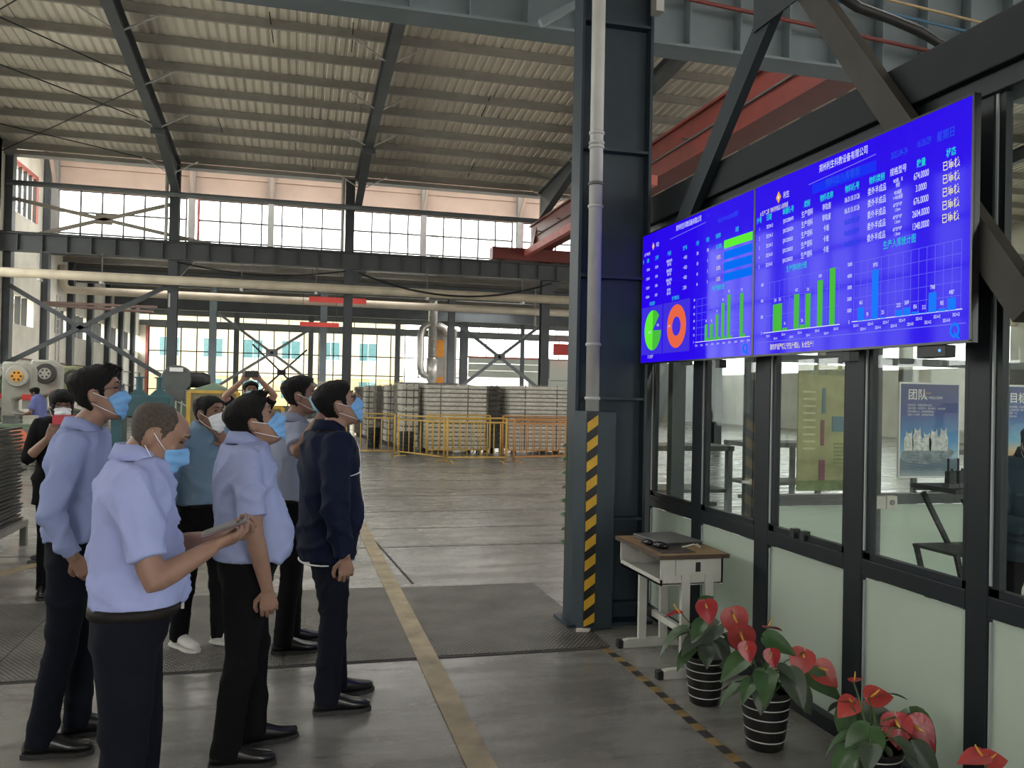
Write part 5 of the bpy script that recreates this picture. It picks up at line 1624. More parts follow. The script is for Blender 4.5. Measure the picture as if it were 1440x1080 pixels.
# ------------------------------------------------------------------ school desk with laptop
M_wood = mat('desk_veneer', (.27, .175, .085), .45, 0, .18, 5, 0, 40, stretch=(1, 6, 1))
M_edge = mat('desk_edge', (.075, .050, .035), .4)
M_dw = mat('desk_white_steel', (.52, .52, .48), .5, 0, .06, 8)
dk = tag(empty('school_desk', (2.10, 4.56, 0)), 'small white steel school desk with a brown top in front of the window wall', 'desk')
MB().bb(-.02, .42, -.03, .66, .700, .722).build('table_top', M_wood, dk, False, .004)
MB().bb(-.024, -.018, -.034, .664, .698, .722).bb(.418, .424, -.034, .664, .698, .722).bb(-.02, .42, -.036, -.03, .698, .722).bb(-.02, .42, .66, .666, .698, .722).build('edge_band', M_edge, dk)
# open drawer box: mouth towards the hall
MB().bb(.0, .40, .0, .012, .545, .70).build('box_side', M_dw, dk); MB().bb(.0, .40, .618, .63, .545, .70).build('box_side', M_dw, dk)
MB().bb(.0, .40, .0, .63, .540, .552).bb(.0, .012, .0, .63, .540, .575).build('box_floor', M_dw, dk)
MB().bb(.388, .40, .0, .63, .545, .70).build('box_back', M_dw, dk)
for y in (-.012, .605):
    for x in (.13, .28):
        MB().bb(x, x + .055, y, y + .03, .04, .70).build('leg', M_dw, dk, False, .004)
    MB().bb(.09, .37, y - .002, y + .0, .60, .69).build('leg_plate', M_dw, dk) if y < 0 else None
    MB().prism([(.02, .0), (.02, .045), (.06, .055), (.40, .055), (.42, .0)], y - .006, y + .036).build('foot_bar', M_dw, dk)
    MB().bb(-.015, .022, y - .01, y + .04, 0, .05).build('foot_cap', M_black, dk, False, .004)
MB().bb(.22, .25, .02, .61, .20, .24).build('stretcher', M_dw, dk)
MB().bb(.215, .245, -.018, -.010, .62, .675).build('latch', M_black, dk)
lt = tag(empty('laptop', (2.34, 5.0, .7225), .12), 'closed grey laptop lying on the school desk', 'laptop')
MB().bb(-.15, .14, -.19, .17, 0, .014).build('base', mat('laptop_base', (.05, .05, .052), .4), lt, False, .004)
MB().bb(-.15, .14, -.19, .17, .016, .026).build('lid', mat('laptop_lid', (.11, .11, .11), .45), lt, False, .004)
ms = tag(MB().bb(-.10, .12, -.13, .13, 0, .003).build('mouse_pad', mat('pad_brown', (.045, .032, .026), .8)), 'dark mouse pad on the front of the school desk', 'mouse pad')
ms.location = (2.22, 4.72, .7222)
hs = tag(empty('black_mouse', (2.18, 4.74, .7252), .5), 'shiny black computer mouse on the mouse pad', 'mouse')
MB().ball((0, 0, .018), (.035, .058, .022), 16, 10).build('shell', mat('gloss_black', (.008, .008, .010), .12), hs, True)
MB().ball((.005, .03, .034), (.006, .012, .006), 10, 6).build('wheel', M_rod, hs, True)
hs = tag(empty('black_scanner', (2.15, 4.86, .7252), .2), 'small black handheld device beside the mouse', 'device')
MB().ball((0, 0, .017), (.028, .042, .019), 16, 10).build('shell', mat('gloss_black', (.008, .008, .010), .12), hs, True)
MB().bb(-.012, .012, .03, .07, .0, .018).build('handle', M_black, hs, False, .004)
tag(MB().tube([(2.30, 4.70, .735), (2.36, 4.66, .76), (2.40, 4.66, .74), (2.44, 4.74, .73), (2.46, 4.82, .73)], .005, 6).build('white_cable', mat('cable_white', (.55, .52, .46), .5), None, True), 'short pale cable curling on the desk beside the laptop', 'cable')

# ------------------------------------------------------------------ potted anthuriums
M_leaf = mat('anthurium_leaf', (.040, .095, .030), .35, 0, .3, 9, 0, 40, .5)
M_leaf2 = mat('anthurium_leaf_grey', (.060, .085, .055), .4, 0, .25, 9)
M_spathe = mat('anthurium_red', (.33, .014, .020), .3, 0, .2, 9, .15, 60)
M_spathe2 = mat('anthurium_coral', (.40, .050, .045), .32, 0, .2, 9, .15, 60)
M_spadix = mat('spadix_yellow', (.72, .38, .06), .5)
M_stem = mat('plant_stem', (.07, .12, .035), .5)
M_pot = mat('pot_black', (.012, .012, .013), .32, 0, .1, 12)
M_ring = mat('pot_white_ring', (.52, .53, .52), .5)
M_soil = mat('potting_soil', (.03, .022, .016), .95, 0, .4, 40)


def heart(L_, W_, droop=.25, cup=.12, n=9):
    """heart-shaped blade: base notch at the origin, tip along +y, face up"""
    prof = [(-.16, .20), (-.13, .55), (-.04, .82), (.08, .96), (.24, 1.0), (.42, .90), (.60, .70), (.78, .42), (.92, .16), (1.0, .0)]
    v = []; f = []
    m = 7
    for i, (t, wd) in enumerate(prof):
        y = t * L_
        for j in range(m):
            s_ = -1 + 2 * j / (m - 1)
            yy = y if t >= 0 else (y if abs(s_) > .25 else y * .1)
            z = -droop * L_ * max(0, t) ** 2 + cup * W_ * abs(s_) ** 1.5 * wd - .02 * L_ * (abs(s_) < .1)
            v.append((s_ * wd * W_ / 2, yy, z))
    for i in range(len(prof) - 1):
        for j in range(m - 1): f.append((i * m + j, i * m + j + 1, (i + 1) * m + j + 1, (i + 1) * m + j))
    return MB().add(v, f)
LEAFM = [heart(.20, .135, .35, .10).mesh('leaf', M_leaf, True), heart(.17, .12, .2, .16).mesh('leaf', M_leaf2, True), heart(.22, .13, .5, .08).mesh('leaf', M_leaf, True)]
SPM = [heart(.125, .125, .12, .10).mesh('spathe', M_spathe, True), heart(.135, .13, .2, .08).mesh('spathe', M_spathe2, True)]
SPX = MB().tube([(0, 0, 0), (0, .02, .03), (0, .035, .065)], [.006, .006, .003], 8).mesh('spadix', M_spadix, True)


def orient(nrm, tip):
    n = V(nrm).normalized(); t = V(tip); t = (t - n * t.dot(n)).normalized(); x = t.cross(n)
    return Matrix((x, t, n)).transposed()


def anthurium(x, y, sc, label, flowers, leaves, seed, cut=None):
    rnd = random.Random(seed)
    e = tag(empty('potted_anthurium', (x, y, 0)), label, 'potted plant', 'red anthuriums along the window wall')
    prof = [(.075, 0), (.080, .005), (.088, .05), (.096, .12), (.104, .19), (.110, .245), (.113, .25), (.113, .262), (.104, .262), (.100, .235)]
    p = MB().lathe([(r * sc, h * sc) for r, h in prof], (0, 0, 0), 36).build('pot', M_pot, e, 'auto')
    for h in (.045, .095, .145, .190, .235):
        r = float(np.interp(h, [q[1] for q in prof[:7]], [q[0] for q in prof[:7]]))
        MB().lathe([((r + .0004) * sc, (h - .003) * sc), ((r + .0022) * sc, (h - .001) * sc), ((r + .0022) * sc, (h + .001) * sc), ((r + .0012) * sc, (h + .003) * sc)], (0, 0, 0), 36, cap=False).build('white_ring', M_ring, p, True)
    MB().lathe([(.0, .232 * sc), (.1 * sc, .235 * sc)], (0, 0, 0), 24).build('soil', M_soil, e)
    base = V((0, 0, .23 * sc))
    def stem(to, r=.004, sag=.05):
        b0 = base + V((rnd.uniform(-.03, .03), rnd.uniform(-.03, .03), 0)); to = V(to)
        mid = b0.lerp(to, .55) + V((0, 0, .05))
        MB().tube([b0, b0.lerp(mid, .5) + V((0, 0, .02)), mid, to], r, 6).build('stem', M_stem, e, True)
    for (fx, fy, fz, nrm, tip, k, s_) in flowers:
        stem((fx, fy, fz), .0035)
        o = link('spathe', SPM[k], e); o.matrix_local = Matrix.Translation((fx, fy, fz)) @ orient(nrm, tip).to_4x4() @ Matrix.Scale(s_, 4)
        q = link('spadix', SPX, o); q.location = (0, .012, .004)
    for (fx, fy, fz, nrm, tip, k, s_) in leaves:
        stem((fx, fy, fz), .0035)
        o = link('leaf', LEAFM[k], e); o.matrix_local = Matrix.Translation((fx, fy, fz)) @ orient(nrm, tip).to_4x4() @ Matrix.Scale(s_, 4)
    n = 9
    for i in range(n):
        a = 2 * PI * i / n + rnd.uniform(-.3, .3); r = rnd.uniform(.07, .13); z = rnd.uniform(.27, .40)
        if cut and cut(a): continue
        tip = (math.cos(a), math.sin(a), rnd.uniform(-.5, .1)); nrm = (math.cos(a) * .4, math.sin(a) * .4, 1)
        stem((r * math.cos(a), r * math.sin(a), z), .003)
        o = link('leaf', LEAFM[rnd.randrange(3)], e)
        o.matrix_local = Matrix.Translation((r * math.cos(a), r * math.sin(a), z)) @ orient(nrm, tip).to_4x4() @ Matrix.Scale(rnd.uniform(.55, .85), 4)
    for i in range(10):   # small foliage close to the soil
        a = rnd.uniform(0, 2 * PI); r = rnd.uniform(.01, .07)
        o = link('leaf', LEAFM[1], e)
        o.matrix_local = Matrix.Translation((r * math.cos(a), r * math.sin(a), rnd.uniform(.24, .29))) @ orient((math.cos(a), math.sin(a), 1.), (math.cos(a), math.sin(a), .6)).to_4x4() @ Matrix.Scale(rnd.uniform(.25, .4), 4)
    return e
CAM = (-.45, -.85, .35)     # roughly towards the room
anthurium(2.19, 4.17, .98, 'potted red anthurium nearest the school desk, stripe-ringed black pot',
          [(-.03, -.05, .55, (-.45, -.8, .45), (.15, -.2, -1), 0, .95), (-.17, -.05, .50, (-.1, .1, 1), (-1, .2, -.15), 0, .75), (.10, -.10, .51, (-.4, -.9, .2), (.3, -.1, -1), 1, 1.15), (.13, -.13, .42, (-.4, -.9, .1), (.25, -.1, -1), 1, 1.15)],
          [(-.05, -.06, .45, (-.3, -.5, .9), (-.8, -.5, -.3), 0, .62), (.02, -.08, .43, (-.4, -.7, .7), (-1, -.2, -.35), 1, 1.05), (-.08, -.05, .36, (-.3, -.4, .8), (-1, -.4, -.4), 1, .75), (.02, -.06, .34, (-.5, -.8, .4), (.25, -.4, -.9), 1, .95),
           (.0, .05, .52, (-.3, -.6, .8), (.6, .3, .1), 0, .5), (.13, -.02, .34, (-.1, -.5, .6), (.8, -.4, -.7), 1, .9)], 3)
anthurium(2.20, 3.585, 1.06, 'potted red anthurium standing in the middle of the row by the glass',
          [(-.12, -.03, .50, (-.6, -.7, .3), (.1, -.2, -1), 0, .7), (-.01, -.06, .47, (-.6, -.7, .2), (.1, -.2, -1), 0, .65), (.17, -.05, .45, (-.3, -.8, .5), (-.5, -.3, -.8), 1, .95), (.24, -.05, .38, (-.3, -.8, .5), (.6, -.3, -.7), 1, .95), (.03, .05, .545, (.1, .2, 1), (1, 0, -.2), 0, .7)],
          [(.0, .0, .51, (-.3, -.7, .7), (.7, -.4, -.35), 0, .75), (-.06, -.08, .36, (-.5, -.7, .5), (-.4, -.5, -.7), 1, 1.0), (.07, -.08, .37, (-.3, -.8, .6), (.1, -.6, -.7), 1, 1.0), (.18, -.06, .35, (-.2, -.7, .6), (.9, -.3, -.6), 2, .9),
           (.12, -.08, .30, (-.4, -.9, .3), (.3, -.4, -.9), 1, .8), (-.10, .02, .42, (-.4, -.5, .8), (-.9, -.1, -.4), 0, .8)], 8)
anthurium(2.29, 2.93, 1.0, 'potted red anthurium cut off by the lower frame edge, third along the glass',
          [(-.02, .10, .405, (-.3, -.5, .8), (-1, -.2, -.5), 1, .75), (.04, .09, .42, (-.3, -.6, .75), (.7, -.2, .1), 1, .8), (-.01, .12, .48, (-.2, .1, 1), (.5, .2, .4), 0, .5), (.10, .0, .37, (-.45, -.8, .45), (-.1, -.3, -1), 0, 1.0), (.17, .0, .345, (-.45, -.8, .45), (.5, -.3, -.8), 0, 1.1)],
          [(-.04, -.02, .33, (-.4, -.7, .7), (-.7, -.5, -.5), 0, 1.05), (.0, .07, .36, (-.4, -.6, .8), (.5, -.2, -.1), 1, .9), (.2, .03, .36, (-.6, -.7, .3), (.4, -.2, -.9), 0, .95), (-.05, .10, .37, (-.8, -.3, .3), (-.2, -.1, -1), 0, .75), (.08, .10, .42, (-.3, .2, .9), (1, .1, .25), 2, .65),
           (.12, -.08, .28, (-.5, -.7, .4), (.3, -.6, -.7), 1, .9)], 12)
anthurium(2.26, 2.36, 1.0, 'potted anthurium of which only a coral bloom shows at the bottom right', [(.02, .0, .46, (-.2, -.2, 1), (-.9, .2, .1), 1, .7), (.05, .03, .43, (-.3, -.6, .8), (.8, .1, -.3), 1, .6)], [], 15)

# ------------------------------------------------------------------ wrapped stacks of boards behind the barriers
M_board = mat('board_grey', (.55, .53, .47), .45, 0, .12, 3)
M_board2 = mat('board_dark', (.10, .095, .085), .7)  # darker tone, also used for cores, skids and straps
def film_material():
    m = bpy.data.materials.new('stretch_film'); m.use_nodes = True
    nt = m.node_tree; nt.nodes.clear(); L = nt.links.new
    out = nt.nodes.new('ShaderNodeOutputMaterial'); mix = nt.nodes.new('ShaderNodeMixShader')
    tr = nt.nodes.new('ShaderNodeBsdfTransparent'); gl = nt.nodes.new('ShaderNodeBsdfPrincipled')
    gl.inputs['Base Color'].default_value = (.42, .39, .33, 1); gl.inputs['Roughness'].default_value = .22
    tc = nt.nodes.new('ShaderNodeTexCoord'); mp = nt.nodes.new('ShaderNodeMapping'); mp.inputs['Scale'].default_value = (2.5, 2.5, 5)
    n = nt.nodes.new('ShaderNodeTexNoise'); n.inputs['Scale'].default_value = 2; n.inputs['Detail'].default_value = 6; n.inputs['Distortion'].default_value = 1.5
    r = nt.nodes.new('ShaderNodeMapRange'); r.inputs['From Min'].default_value = .35; r.inputs['From Max'].default_value = .72; r.inputs['To Min'].default_value = .02; r.inputs['To Max'].default_value = .38
    b = nt.nodes.new('ShaderNodeBump'); b.inputs['Strength'].default_value = .4; b.inputs['Distance'].default_value = .03
    L(tc.outputs['Object'], mp.inputs[0]); L(mp.outputs[0], n.inputs['Vector']); L(n.outputs['Fac'], r.inputs['Value']); L(r.outputs[0], mix.inputs[0])
    L(n.outputs['Fac'], b.inputs['Height']); L(b.outputs[0], gl.inputs['Normal'])
    L(tr.outputs[0], mix.inputs[1]); L(gl.outputs[0], mix.inputs[2]); L(mix.outputs[0], out.inputs[0])
    return m
M_film = film_material()


def wrapped_stack(x0, x1, y0, y1, h, n, label, dark=False, lean=0., base=.12, film=True):
    w_, d_ = x1 - x0, y1 - y0
    e = tag(empty('wrapped_stack', (x0, y0, 0)), label, 'stack', 'film-wrapped stacks of boards')
    t = (h - base) / n
    prof = [(0, .0), (.03, -.018), (t * .45, -.024), (t * .72, -.018), (t * .78, .0), (t * .78, .02)]
    b = MB()
    pl = [(-.02, .0), (-.035, t * .22), (-.035, t * .55), (-.02, t * .78), (d_ + .02, t * .78), (d_ + .035, t * .55), (d_ + .035, t * .22), (d_ + .02, .0)]
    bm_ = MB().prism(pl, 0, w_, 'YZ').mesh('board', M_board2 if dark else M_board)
    for i in range(n):
        o = link('board', bm_, e, (random.uniform(-.010, .010) + lean * i, random.uniform(-.006, .006), base + i * t))
    MB().bb(.03, w_ - .03, .05, d_ - .05, base, h - .03).build('core', M_board2, e)
    for x in (.1, w_ - .22):
        for y in (.05, d_ - .2): MB().bb(x, x + .12, y, y + .15, 0, base).build('skid', M_board2, e)
    for x in (.42 * w_ * .5, .42 * w_ * 1.6): MB().bb(x, x + .03, -.04, -.03, base, h).build('strap', M_board2, e)
    if film:
        k = .05; fm = MB(); nx, nz = 10, 14; v = []; f = []
        rr = random.Random(int(x0 * 100))
        ring_ = [(-k, -k)] + [(w_ * i / 6, -k) for i in range(1, 6)] + [(w_ + k, -k), (w_ + k, d_ + k), (-k, d_ + k)]
        N = len(ring_)
        for j in range(8):
            z = base + (h + .02 - base) * j / 7
            for q in ring_: v.append((q[0] + rr.uniform(-.004, .004), q[1] + rr.uniform(-.004, .004), z))
        for j in range(7):
            for i in range(N): f.append((j * N + i, j * N + (i + 1) % N, (j + 1) * N + (i + 1) % N, (j + 1) * N + i))
        f.append(tuple(7 * N + i for i in range(N)))
        fm.add(v, f).build('stretch_film', M_film, e)
    return e
wrapped_stack(3.42, 5.0, 22.0, 23.6, 1.83, 15, 'grey corrugated-looking board stack in clear film, middle one behind the barriers')
wrapped_stack(5.62, 7.55, 21.9, 23.5, 1.84, 16, 'grey board stack in shiny film standing right beside the main column')
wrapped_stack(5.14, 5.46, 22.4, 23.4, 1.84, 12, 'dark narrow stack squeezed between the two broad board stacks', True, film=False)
labs = ['pale wrapped stack end-on, immediately left of the broad grey stack', 'second wrapped stack end-on, left of the broad grey stack', 'third wrapped stack end-on in the receding row', 'fourth wrapped stack end-on in the receding row', 'fifth wrapped stack end-on in the receding row', 'farthest wrapped stack of the receding row']
for i, (x, y, w_) in enumerate(((2.84, 22.6, .42), (2.86, 23.9, .42), (2.72, 25.2, .40), (2.55, 26.8, .45), (2.35, 28.4, .45), (2.15, 30.0, .5))):
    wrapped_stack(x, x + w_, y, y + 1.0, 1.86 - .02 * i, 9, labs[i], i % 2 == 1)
for k, (x, y) in enumerate(((2.9, 22.0), (2.25, 24.3))):
    o = tag(empty('black_bin', (x, y, 0)), ['black ribbed bin in front of the wrapped stacks, nearer one', 'black ribbed bin in front of the wrapped stacks, farther one'][k], 'bin')
    MB().lathe([(.16, 0), (.17, .02), (.19, .55), (.2, .58)], (.0, 0, 0), 18).build('body', M_black, o, True)
    for z in (.1, .2, .3, .4, .5): MB().lathe([(.185, z), (.2, z + .02), (.185, z + .04)], (0, 0, 0), 18, cap=False).build('rib', M_black, o, True)
o = tag(MB().bb(-1.0, 1.0, -.5, .5, 0, .38).bb(-1.05, 1.05, -.55, .55, .34, .4).build('covered_pile', mat('navy_tarpaulin', (.03, .035, .06), .7, 0, .3, 4, .5, 8)), 'dark tarpaulin-covered pile behind the wrapped stacks under the ducts', 'pile')
o.location = (5.0, 32.0, 1.55)
MB().bb(-.9, .9, -.4, .4, -1.55, 0).build('crate', M_board2, o)

# ------------------------------------------------------------------ yellow barriers
M_by = mat('barrier_yellow2', (.52, .33, .07), .5, 0, .15, 4); M_bo = mat('barrier_orange', (.50, .22, .06), .5, 0, .15, 4)
def barrier(a, b, h, nb, label, m):
    a, b = V((a[0], a[1], 0)), V((b[0], b[1], 0)); d = b - a; L_ = d.length; rz = math.atan2(d.y, d.x)
    e = tag(empty('crowd_barrier', a, rz), label, 'barrier', 'yellow crowd barriers')
    for x in (.02, L_ - .02): MB().tube([(x, 0, .06), (x, 0, h)], .022, 10).build('post', m, e, True)
    for z in (.16, h - .10, h): MB().tube([(.02, 0, z), (L_ - .02, 0, z)], .018, 8).build('rail', m, e, True)
    bm_ = MB().tube([(0, 0, .16), (0, 0, h - .1)], .012, 8).mesh('bar', m, True)
    for i in range(nb): link('bar', bm_, e, (L_ * (i + 1) / (nb + 1), 0, 0))
    for x in (.12, L_ - .12):
        MB().tube([(x, -.16, .015), (x, -.14, .07), (x, .14, .07), (x, .16, .015)], .014, 8).build('foot', m, e, True)
barrier((.95, 20.9), (2.45, 20.7), 1.06, 8, 'yellow barrier beside the navy jacket man, leftmost of the row', M_by)
barrier((2.5, 20.6), (3.35, 18.9), 1.04, 7, 'yellow barrier turned at an angle towards the viewer', M_by)
barrier((3.38, 18.8), (4.78, 18.8), 1.05, 8, 'yellow barrier in front of the middle board stack', M_by)
barrier((4.95, 18.9), (6.5, 19.3), 1.03, 8, 'orange-yellow barrier ending at the main column', M_bo)
barrier((3.3, 21.2), (4.95, 21.2), 1.04, 9, 'second-row yellow barrier close against the middle stack', M_by)
barrier((5.2, 21.0), (7.0, 21.2), 1.04, 9, 'second-row barrier close against the right stack', M_bo)

# ------------------------------------------------------------------ stacked black frames at the left edge
fm = MB()
for x in (-.03, -.62, -1.2): fm.bb(x - .02, x + .02, -2.6, 0, 0, .024)
for y in (-.12, -1.2, -2.4): fm.bb(-1.2, -.03, y - .02, y + .02, .002, .022)
fmesh = fm.mesh('stacked_steel_frame', mat('frame_black', (.012, .012, .014), .35, 0, .2, 6))
tm = MB().bb(-.045, -.015, 0, .06, .004, .018).bb(-.635, -.605, 0, .06, .004, .018).mesh('tenon', mat('frame_tip', (.05, .05, .05), .4))
ORD = 'first second third fourth fifth sixth seventh eighth ninth tenth eleventh twelfth thirteenth fourteenth fifteenth sixteenth seventeenth eighteenth nineteenth twentieth twenty-first twenty-second twenty-third twenty-fourth twenty-fifth twenty-sixth'.split()
for i in range(26):
    o = link('stacked_steel_frame', fmesh, None, (-2.62 + random.uniform(-.012, .012), 9.50 + random.uniform(-.05, .05), .262 + i * .0365), (0, 0, random.uniform(-.006, .006)))
    lab = 'black tubular steel frame, %s from the top of the stack at the left edge' % ORD[25 - i]
    tag(o, lab, 'grating', 'stacked black steel frames')
    link('tenon', tm, o)
rk = tag(empty('steel_trestle', (-2.6, 9.5, 0)), 'low grey steel trestle carrying the stack of black frames', 'trestle')
M_tre = mat('trestle_grey', (.16, .15, .14), .5)
for x in (0, -1.25): MB().bb(x - .03, x + .03, -2.7, .06, .20, .26).build('bearer', M_tre, rk)
for x in (0, -1.25):
    for y in (.03, -2.6): MB().bb(x - .03, x + .03, y - .03, y + .03, 0, .2).build('leg', M_tre, rk)
tag(MB().ball((0, 0, .045), (.14, .05, .045), 12, 6).bb(-.15, .15, -.05, .05, 0, .03).build('floor_bracket', M_rod), 'dark metal bracket lying on the floor by the left yellow line', 'bracket').location = (-2.15, 8.6, 0)

# ------------------------------------------------------------------ presses along the left wall
def punch_press(x, y, s_, m, label, wheel_m, hub_m, rz=0.):
    e = tag(empty('punch_press', (x, y, 0), rz), label, 'machine', 'punch presses at the left wall')
    MB().bb(-.35 * s_, .35 * s_, -.45 * s_, .45 * s_, 0, .75 * s_).build('base', m, e, False, .02)
    MB().prism([(-.3 * s_, .75 * s_), (.3 * s_, .75 * s_), (.3 * s_, .9 * s_), (-.05 * s_, 1.0 * s_), (-.05 * s_, 1.25 * s_), (.32 * s_, 1.35 * s_), (.32 * s_, 1.95 * s_), (.15 * s_, 2.1 * s_), (-.3 * s_, 2.1 * s_)], -.22 * s_, .22 * s_, 'XZ').build('frame', m, e, 'auto', .05)
    MB().bb(.0, .42 * s_, -.32 * s_, .32 * s_, .86 * s_, .94 * s_).build('bolster', M_rod, e)
    MB().bb(.1 * s_, .28 * s_, -.12 * s_, .12 * s_, 1.05 * s_, 1.4 * s_).build('ram', M_galv, e)
    w_ = MB().lathe([(.05 * s_, -.06 * s_), (.22 * s_, -.06 * s_), (.235 * s_, -.04 * s_), (.235 * s_, .04 * s_), (.22 * s_, .06 * s_), (.05 * s_, .06 * s_)], (.05 * s_, -.33 * s_, 1.78 * s_), 28, 'Y').build('flywheel', wheel_m, e, 'auto')
    MB().lathe([(.13 * s_, -.015), (.13 * s_, .015)], (.05 * s_, -.33 * s_ - .06 * s_, 1.78 * s_), 22, 'Y').build('hub', hub_m, w_)
    for i in range(6):
        a = 2 * PI * i / 6
        MB().lathe([(.022 * s_, -.02), (.022 * s_, .02)], (.05 * s_ + .085 * s_ * math.cos(a), -.33 * s_ - .064 * s_, 1.78 * s_ + .085 * s_ * math.sin(a)), 10, 'Y').build('hole', M_black, w_)
    MB().lathe([(.12 * s_, -.18 * s_), (.14 * s_, -.15 * s_), (.14 * s_, .15 * s_), (.12 * s_, .18 * s_)], (-.42 * s_, 0, 1.85 * s_), 18, 'Y').build('motor', m, e, 'auto')
    MB().bb(.15 * s_, .34 * s_, -.34 * s_, -.24 * s_, 1.25 * s_, 1.38 * s_).build('control_box', M_banner if hub_m != M_yellow else M_rod, e)
M_cream2 = mat('press_cream', (.36, .35, .30), .55, 0, .15, 4); M_green = mat('press_green', (.13, .19, .12), .55, 0, .2, 3); M_olive = mat('press_olive', (.20, .20, .11), .55, 0, .2, 3); M_orange2 = mat('hub_orange', (.70, .32, .05), .5)
M_dkw = mat('wheel_dark', (.035, .03, .028), .5)
punch_press(-6.35, 19.6, 1.0, M_green, 'press with a yellow-centred dark flywheel at the left frame edge', M_dkw, M_yellow)
punch_press(-5.95, 21.2, 1.0, M_cream2, 'cream press with an orange six-hole hub, above the worker', M_cream2, M_orange2)
punch_press(-5.85, 23.0, 1.05, M_cream2, 'press with a dark-rimmed flywheel just right of the cream one', M_dkw, M_cream2)
punch_press(-5.6, 24.6, 1.0, M_olive, 'olive press partly hidden behind the woman in black', M_dkw, M_olive)
punch_press(-6.9, 22.4, 1.0, M_green, 'dull green press farther back against the whitewashed wall', M_dkw, M_green)
wb = tag(empty('work_bench', (-5.5, 18.4, 0)), 'low green workbench with parts in front of the presses', 'bench')
MB().bb(-.9, .9, -.3, .3, .78, .84).build('top', M_green, wb)
for x in (-.8, .8):
    for y in (-.25, .25): MB().bb(x - .03, x + .03, y - .03, y + .03, 0, .78).build('leg', M_green, wb)
MB().bb(-.8, .8, -.25, .25, .25, .29).build('shelf', M_green, wb)
for k, (x, m) in enumerate(((-.6, M_cream2), (-.25, mat('box_blue', (.05, .16, .42), .5)), (.2, M_rod), (.55, M_cream2))):
    o = tag(MB().bb(-.11, .11, -.1, .1, 0, .16).bb(-.12, .12, -.11, .11, .13, .15).build('parts_box', m), ['pale parts box at the left end of the workbench', 'blue parts box on the workbench', 'dark parts box on the workbench', 'pale parts box at the right end of the workbench'][k], 'box')
    o.location = (-5.5 + x, 18.4, .84)
o = tag(empty('orange_fan', (-4.95, 17.6, 0)), 'small orange floor fan near the presses', 'fan')
MB().lathe([(.2, -.05), (.22, 0), (.2, .05)], (0, 0, .55), 20, 'Y').build('housing', mat('fan_orange', (.62, .16, .08), .5), o, True)
MB().bb(-.15, .15, -.1, .1, 0, .04).bb(-.02, .02, -.02, .02, .04, .35).build('stand', M_black, o)

# teal twin-cylinder press and grey drum press in the middle distance
tp = tag(empty('hydraulic_press', (-2.0, 12.9, 0)), 'teal press with two upright cylinders behind the balding man', 'machine')
M_tealm = mat('machine_teal', (.020, .075, .090), .45, 0, .15, 4)
MB().bb(-.42, .34, -.25, .25, 1.20, 1.50).build('crosshead', M_tealm, tp, False, .02)
for x in (-.10, .17):
    MB().prism([(x - .12, 1.5), (x + .12, 1.5), (x + .04, 1.58), (x - .04, 1.58)], -.1, .1).build('shoulder', M_tealm, tp)
    MB().lathe([(.045, 1.56), (.045, 1.74), (.075, 1.745), (.075, 1.76), (.012, 1.762), (.012, 1.82)], (x, 0, 0), 14).build('cylinder', M_tealm, tp, 'auto')
MB().bb(-.42, -.28, -.2, .2, 0, 1.2).build('upright', M_tealm, tp); MB().bb(.2, .34, -.2, .2, 0, 1.2).build('upright', M_tealm, tp)
MB().bb(-.45, .38, -.3, .3, 0, .7).build('bed', M_tealm, tp)
gp = tag(empty('drum_press', (-1.72, 13.9, 0)), 'grey press with a big guarded drum and a white plate, left of centre', 'machine')
M_gm = mat('machine_grey_green', (.075, .085, .080), .5, 0, .15, 4); M_lg = mat('machine_light_green', (.17, .24, .17), .5, 0, .2, 4)
MB().lathe([(.05, -.18), (.21, -.18), (.22, -.16), (.22, .16), (.21, .18), (.05, .18)], (0, 0, 1.74), 30, 'Y').build('drum', M_gm, gp, 'auto')
MB().bb(-.09, .10, -.20, -.185, 1.86, 1.92).build('name_plate', M_white, gp)
MB().lathe([(.08, -.2), (.12, -.1), (.12, .1), (.08, .2)], (.28, 0, 1.74), 16, 'X').build('motor', M_black, gp, True)
MB().prism([(-.1, 0), (.62, 0), (.62, 1.45), (.72, 1.62), (.55, 1.70), (.25, 1.6), (-.05, 1.55)], -.2, .3, 'XZ').build('frame', M_lg, gp, False, .01)
MB().bb(-.12, .14, -.3, -.2, 1.42, 1.58).build('ram_block', M_rod, gp)
for x in (-.08, .02, .1): MB().tube([(x, -.26, 1.0), (x, -.26, 1.45)], .014, 8).build('guide_rod', M_galv, gp)
MB().bb(-.2, .3, -.4, .0, .92, 1.0).build('table', M_rod, gp)
MB().tube([(.05, -.3, 1.40), (.18, -.32, 1.34), (.20, -.32, 1.2)], .012, 8).build('lever', M_galv, gp)
# yellow mesh guards
def mesh_guard(x0, x1, y, z0, z1, label, nx=8, nz=5):
    e = tag(empty('mesh_guard', (x0, y, 0)), label, 'guard'); w_ = x1 - x0
    for x in (0, w_): MB().bb(x - .025, x + .025, -.025, .025, 0, z1).build('post', M_yellow, e)
    for z in (z0, z1): MB().bb(0, w_, -.02, .02, z - .02, z + .02).build('rail', M_yellow, e)
    mm = mat('guard_mesh_tan', (.34, .29, .16), .7)
    for i in range(1, nx): MB().bb(w_ * i / nx - .004, w_ * i / nx + .004, -.005, .005, z0, z1).build('wire', mm, e)
    for i in range(1, nz): MB().bb(0, w_, -.005, .005, z0 + (z1 - z0) * i / nz - .004, z0 + (z1 - z0) * i / nz + .004).build('wire', mm, e)
    MB().bb(.03, w_ - .03, .006, .012, z0 + .02, z1 - .02).build('sheet', mat('guard_sheet_tan', (.26, .23, .15), .7, 0, .15, 8), e)
mesh_guard(-1.36, -.72, 12.2, .3, 1.57, 'yellow-framed mesh guard behind the man with the white mask')
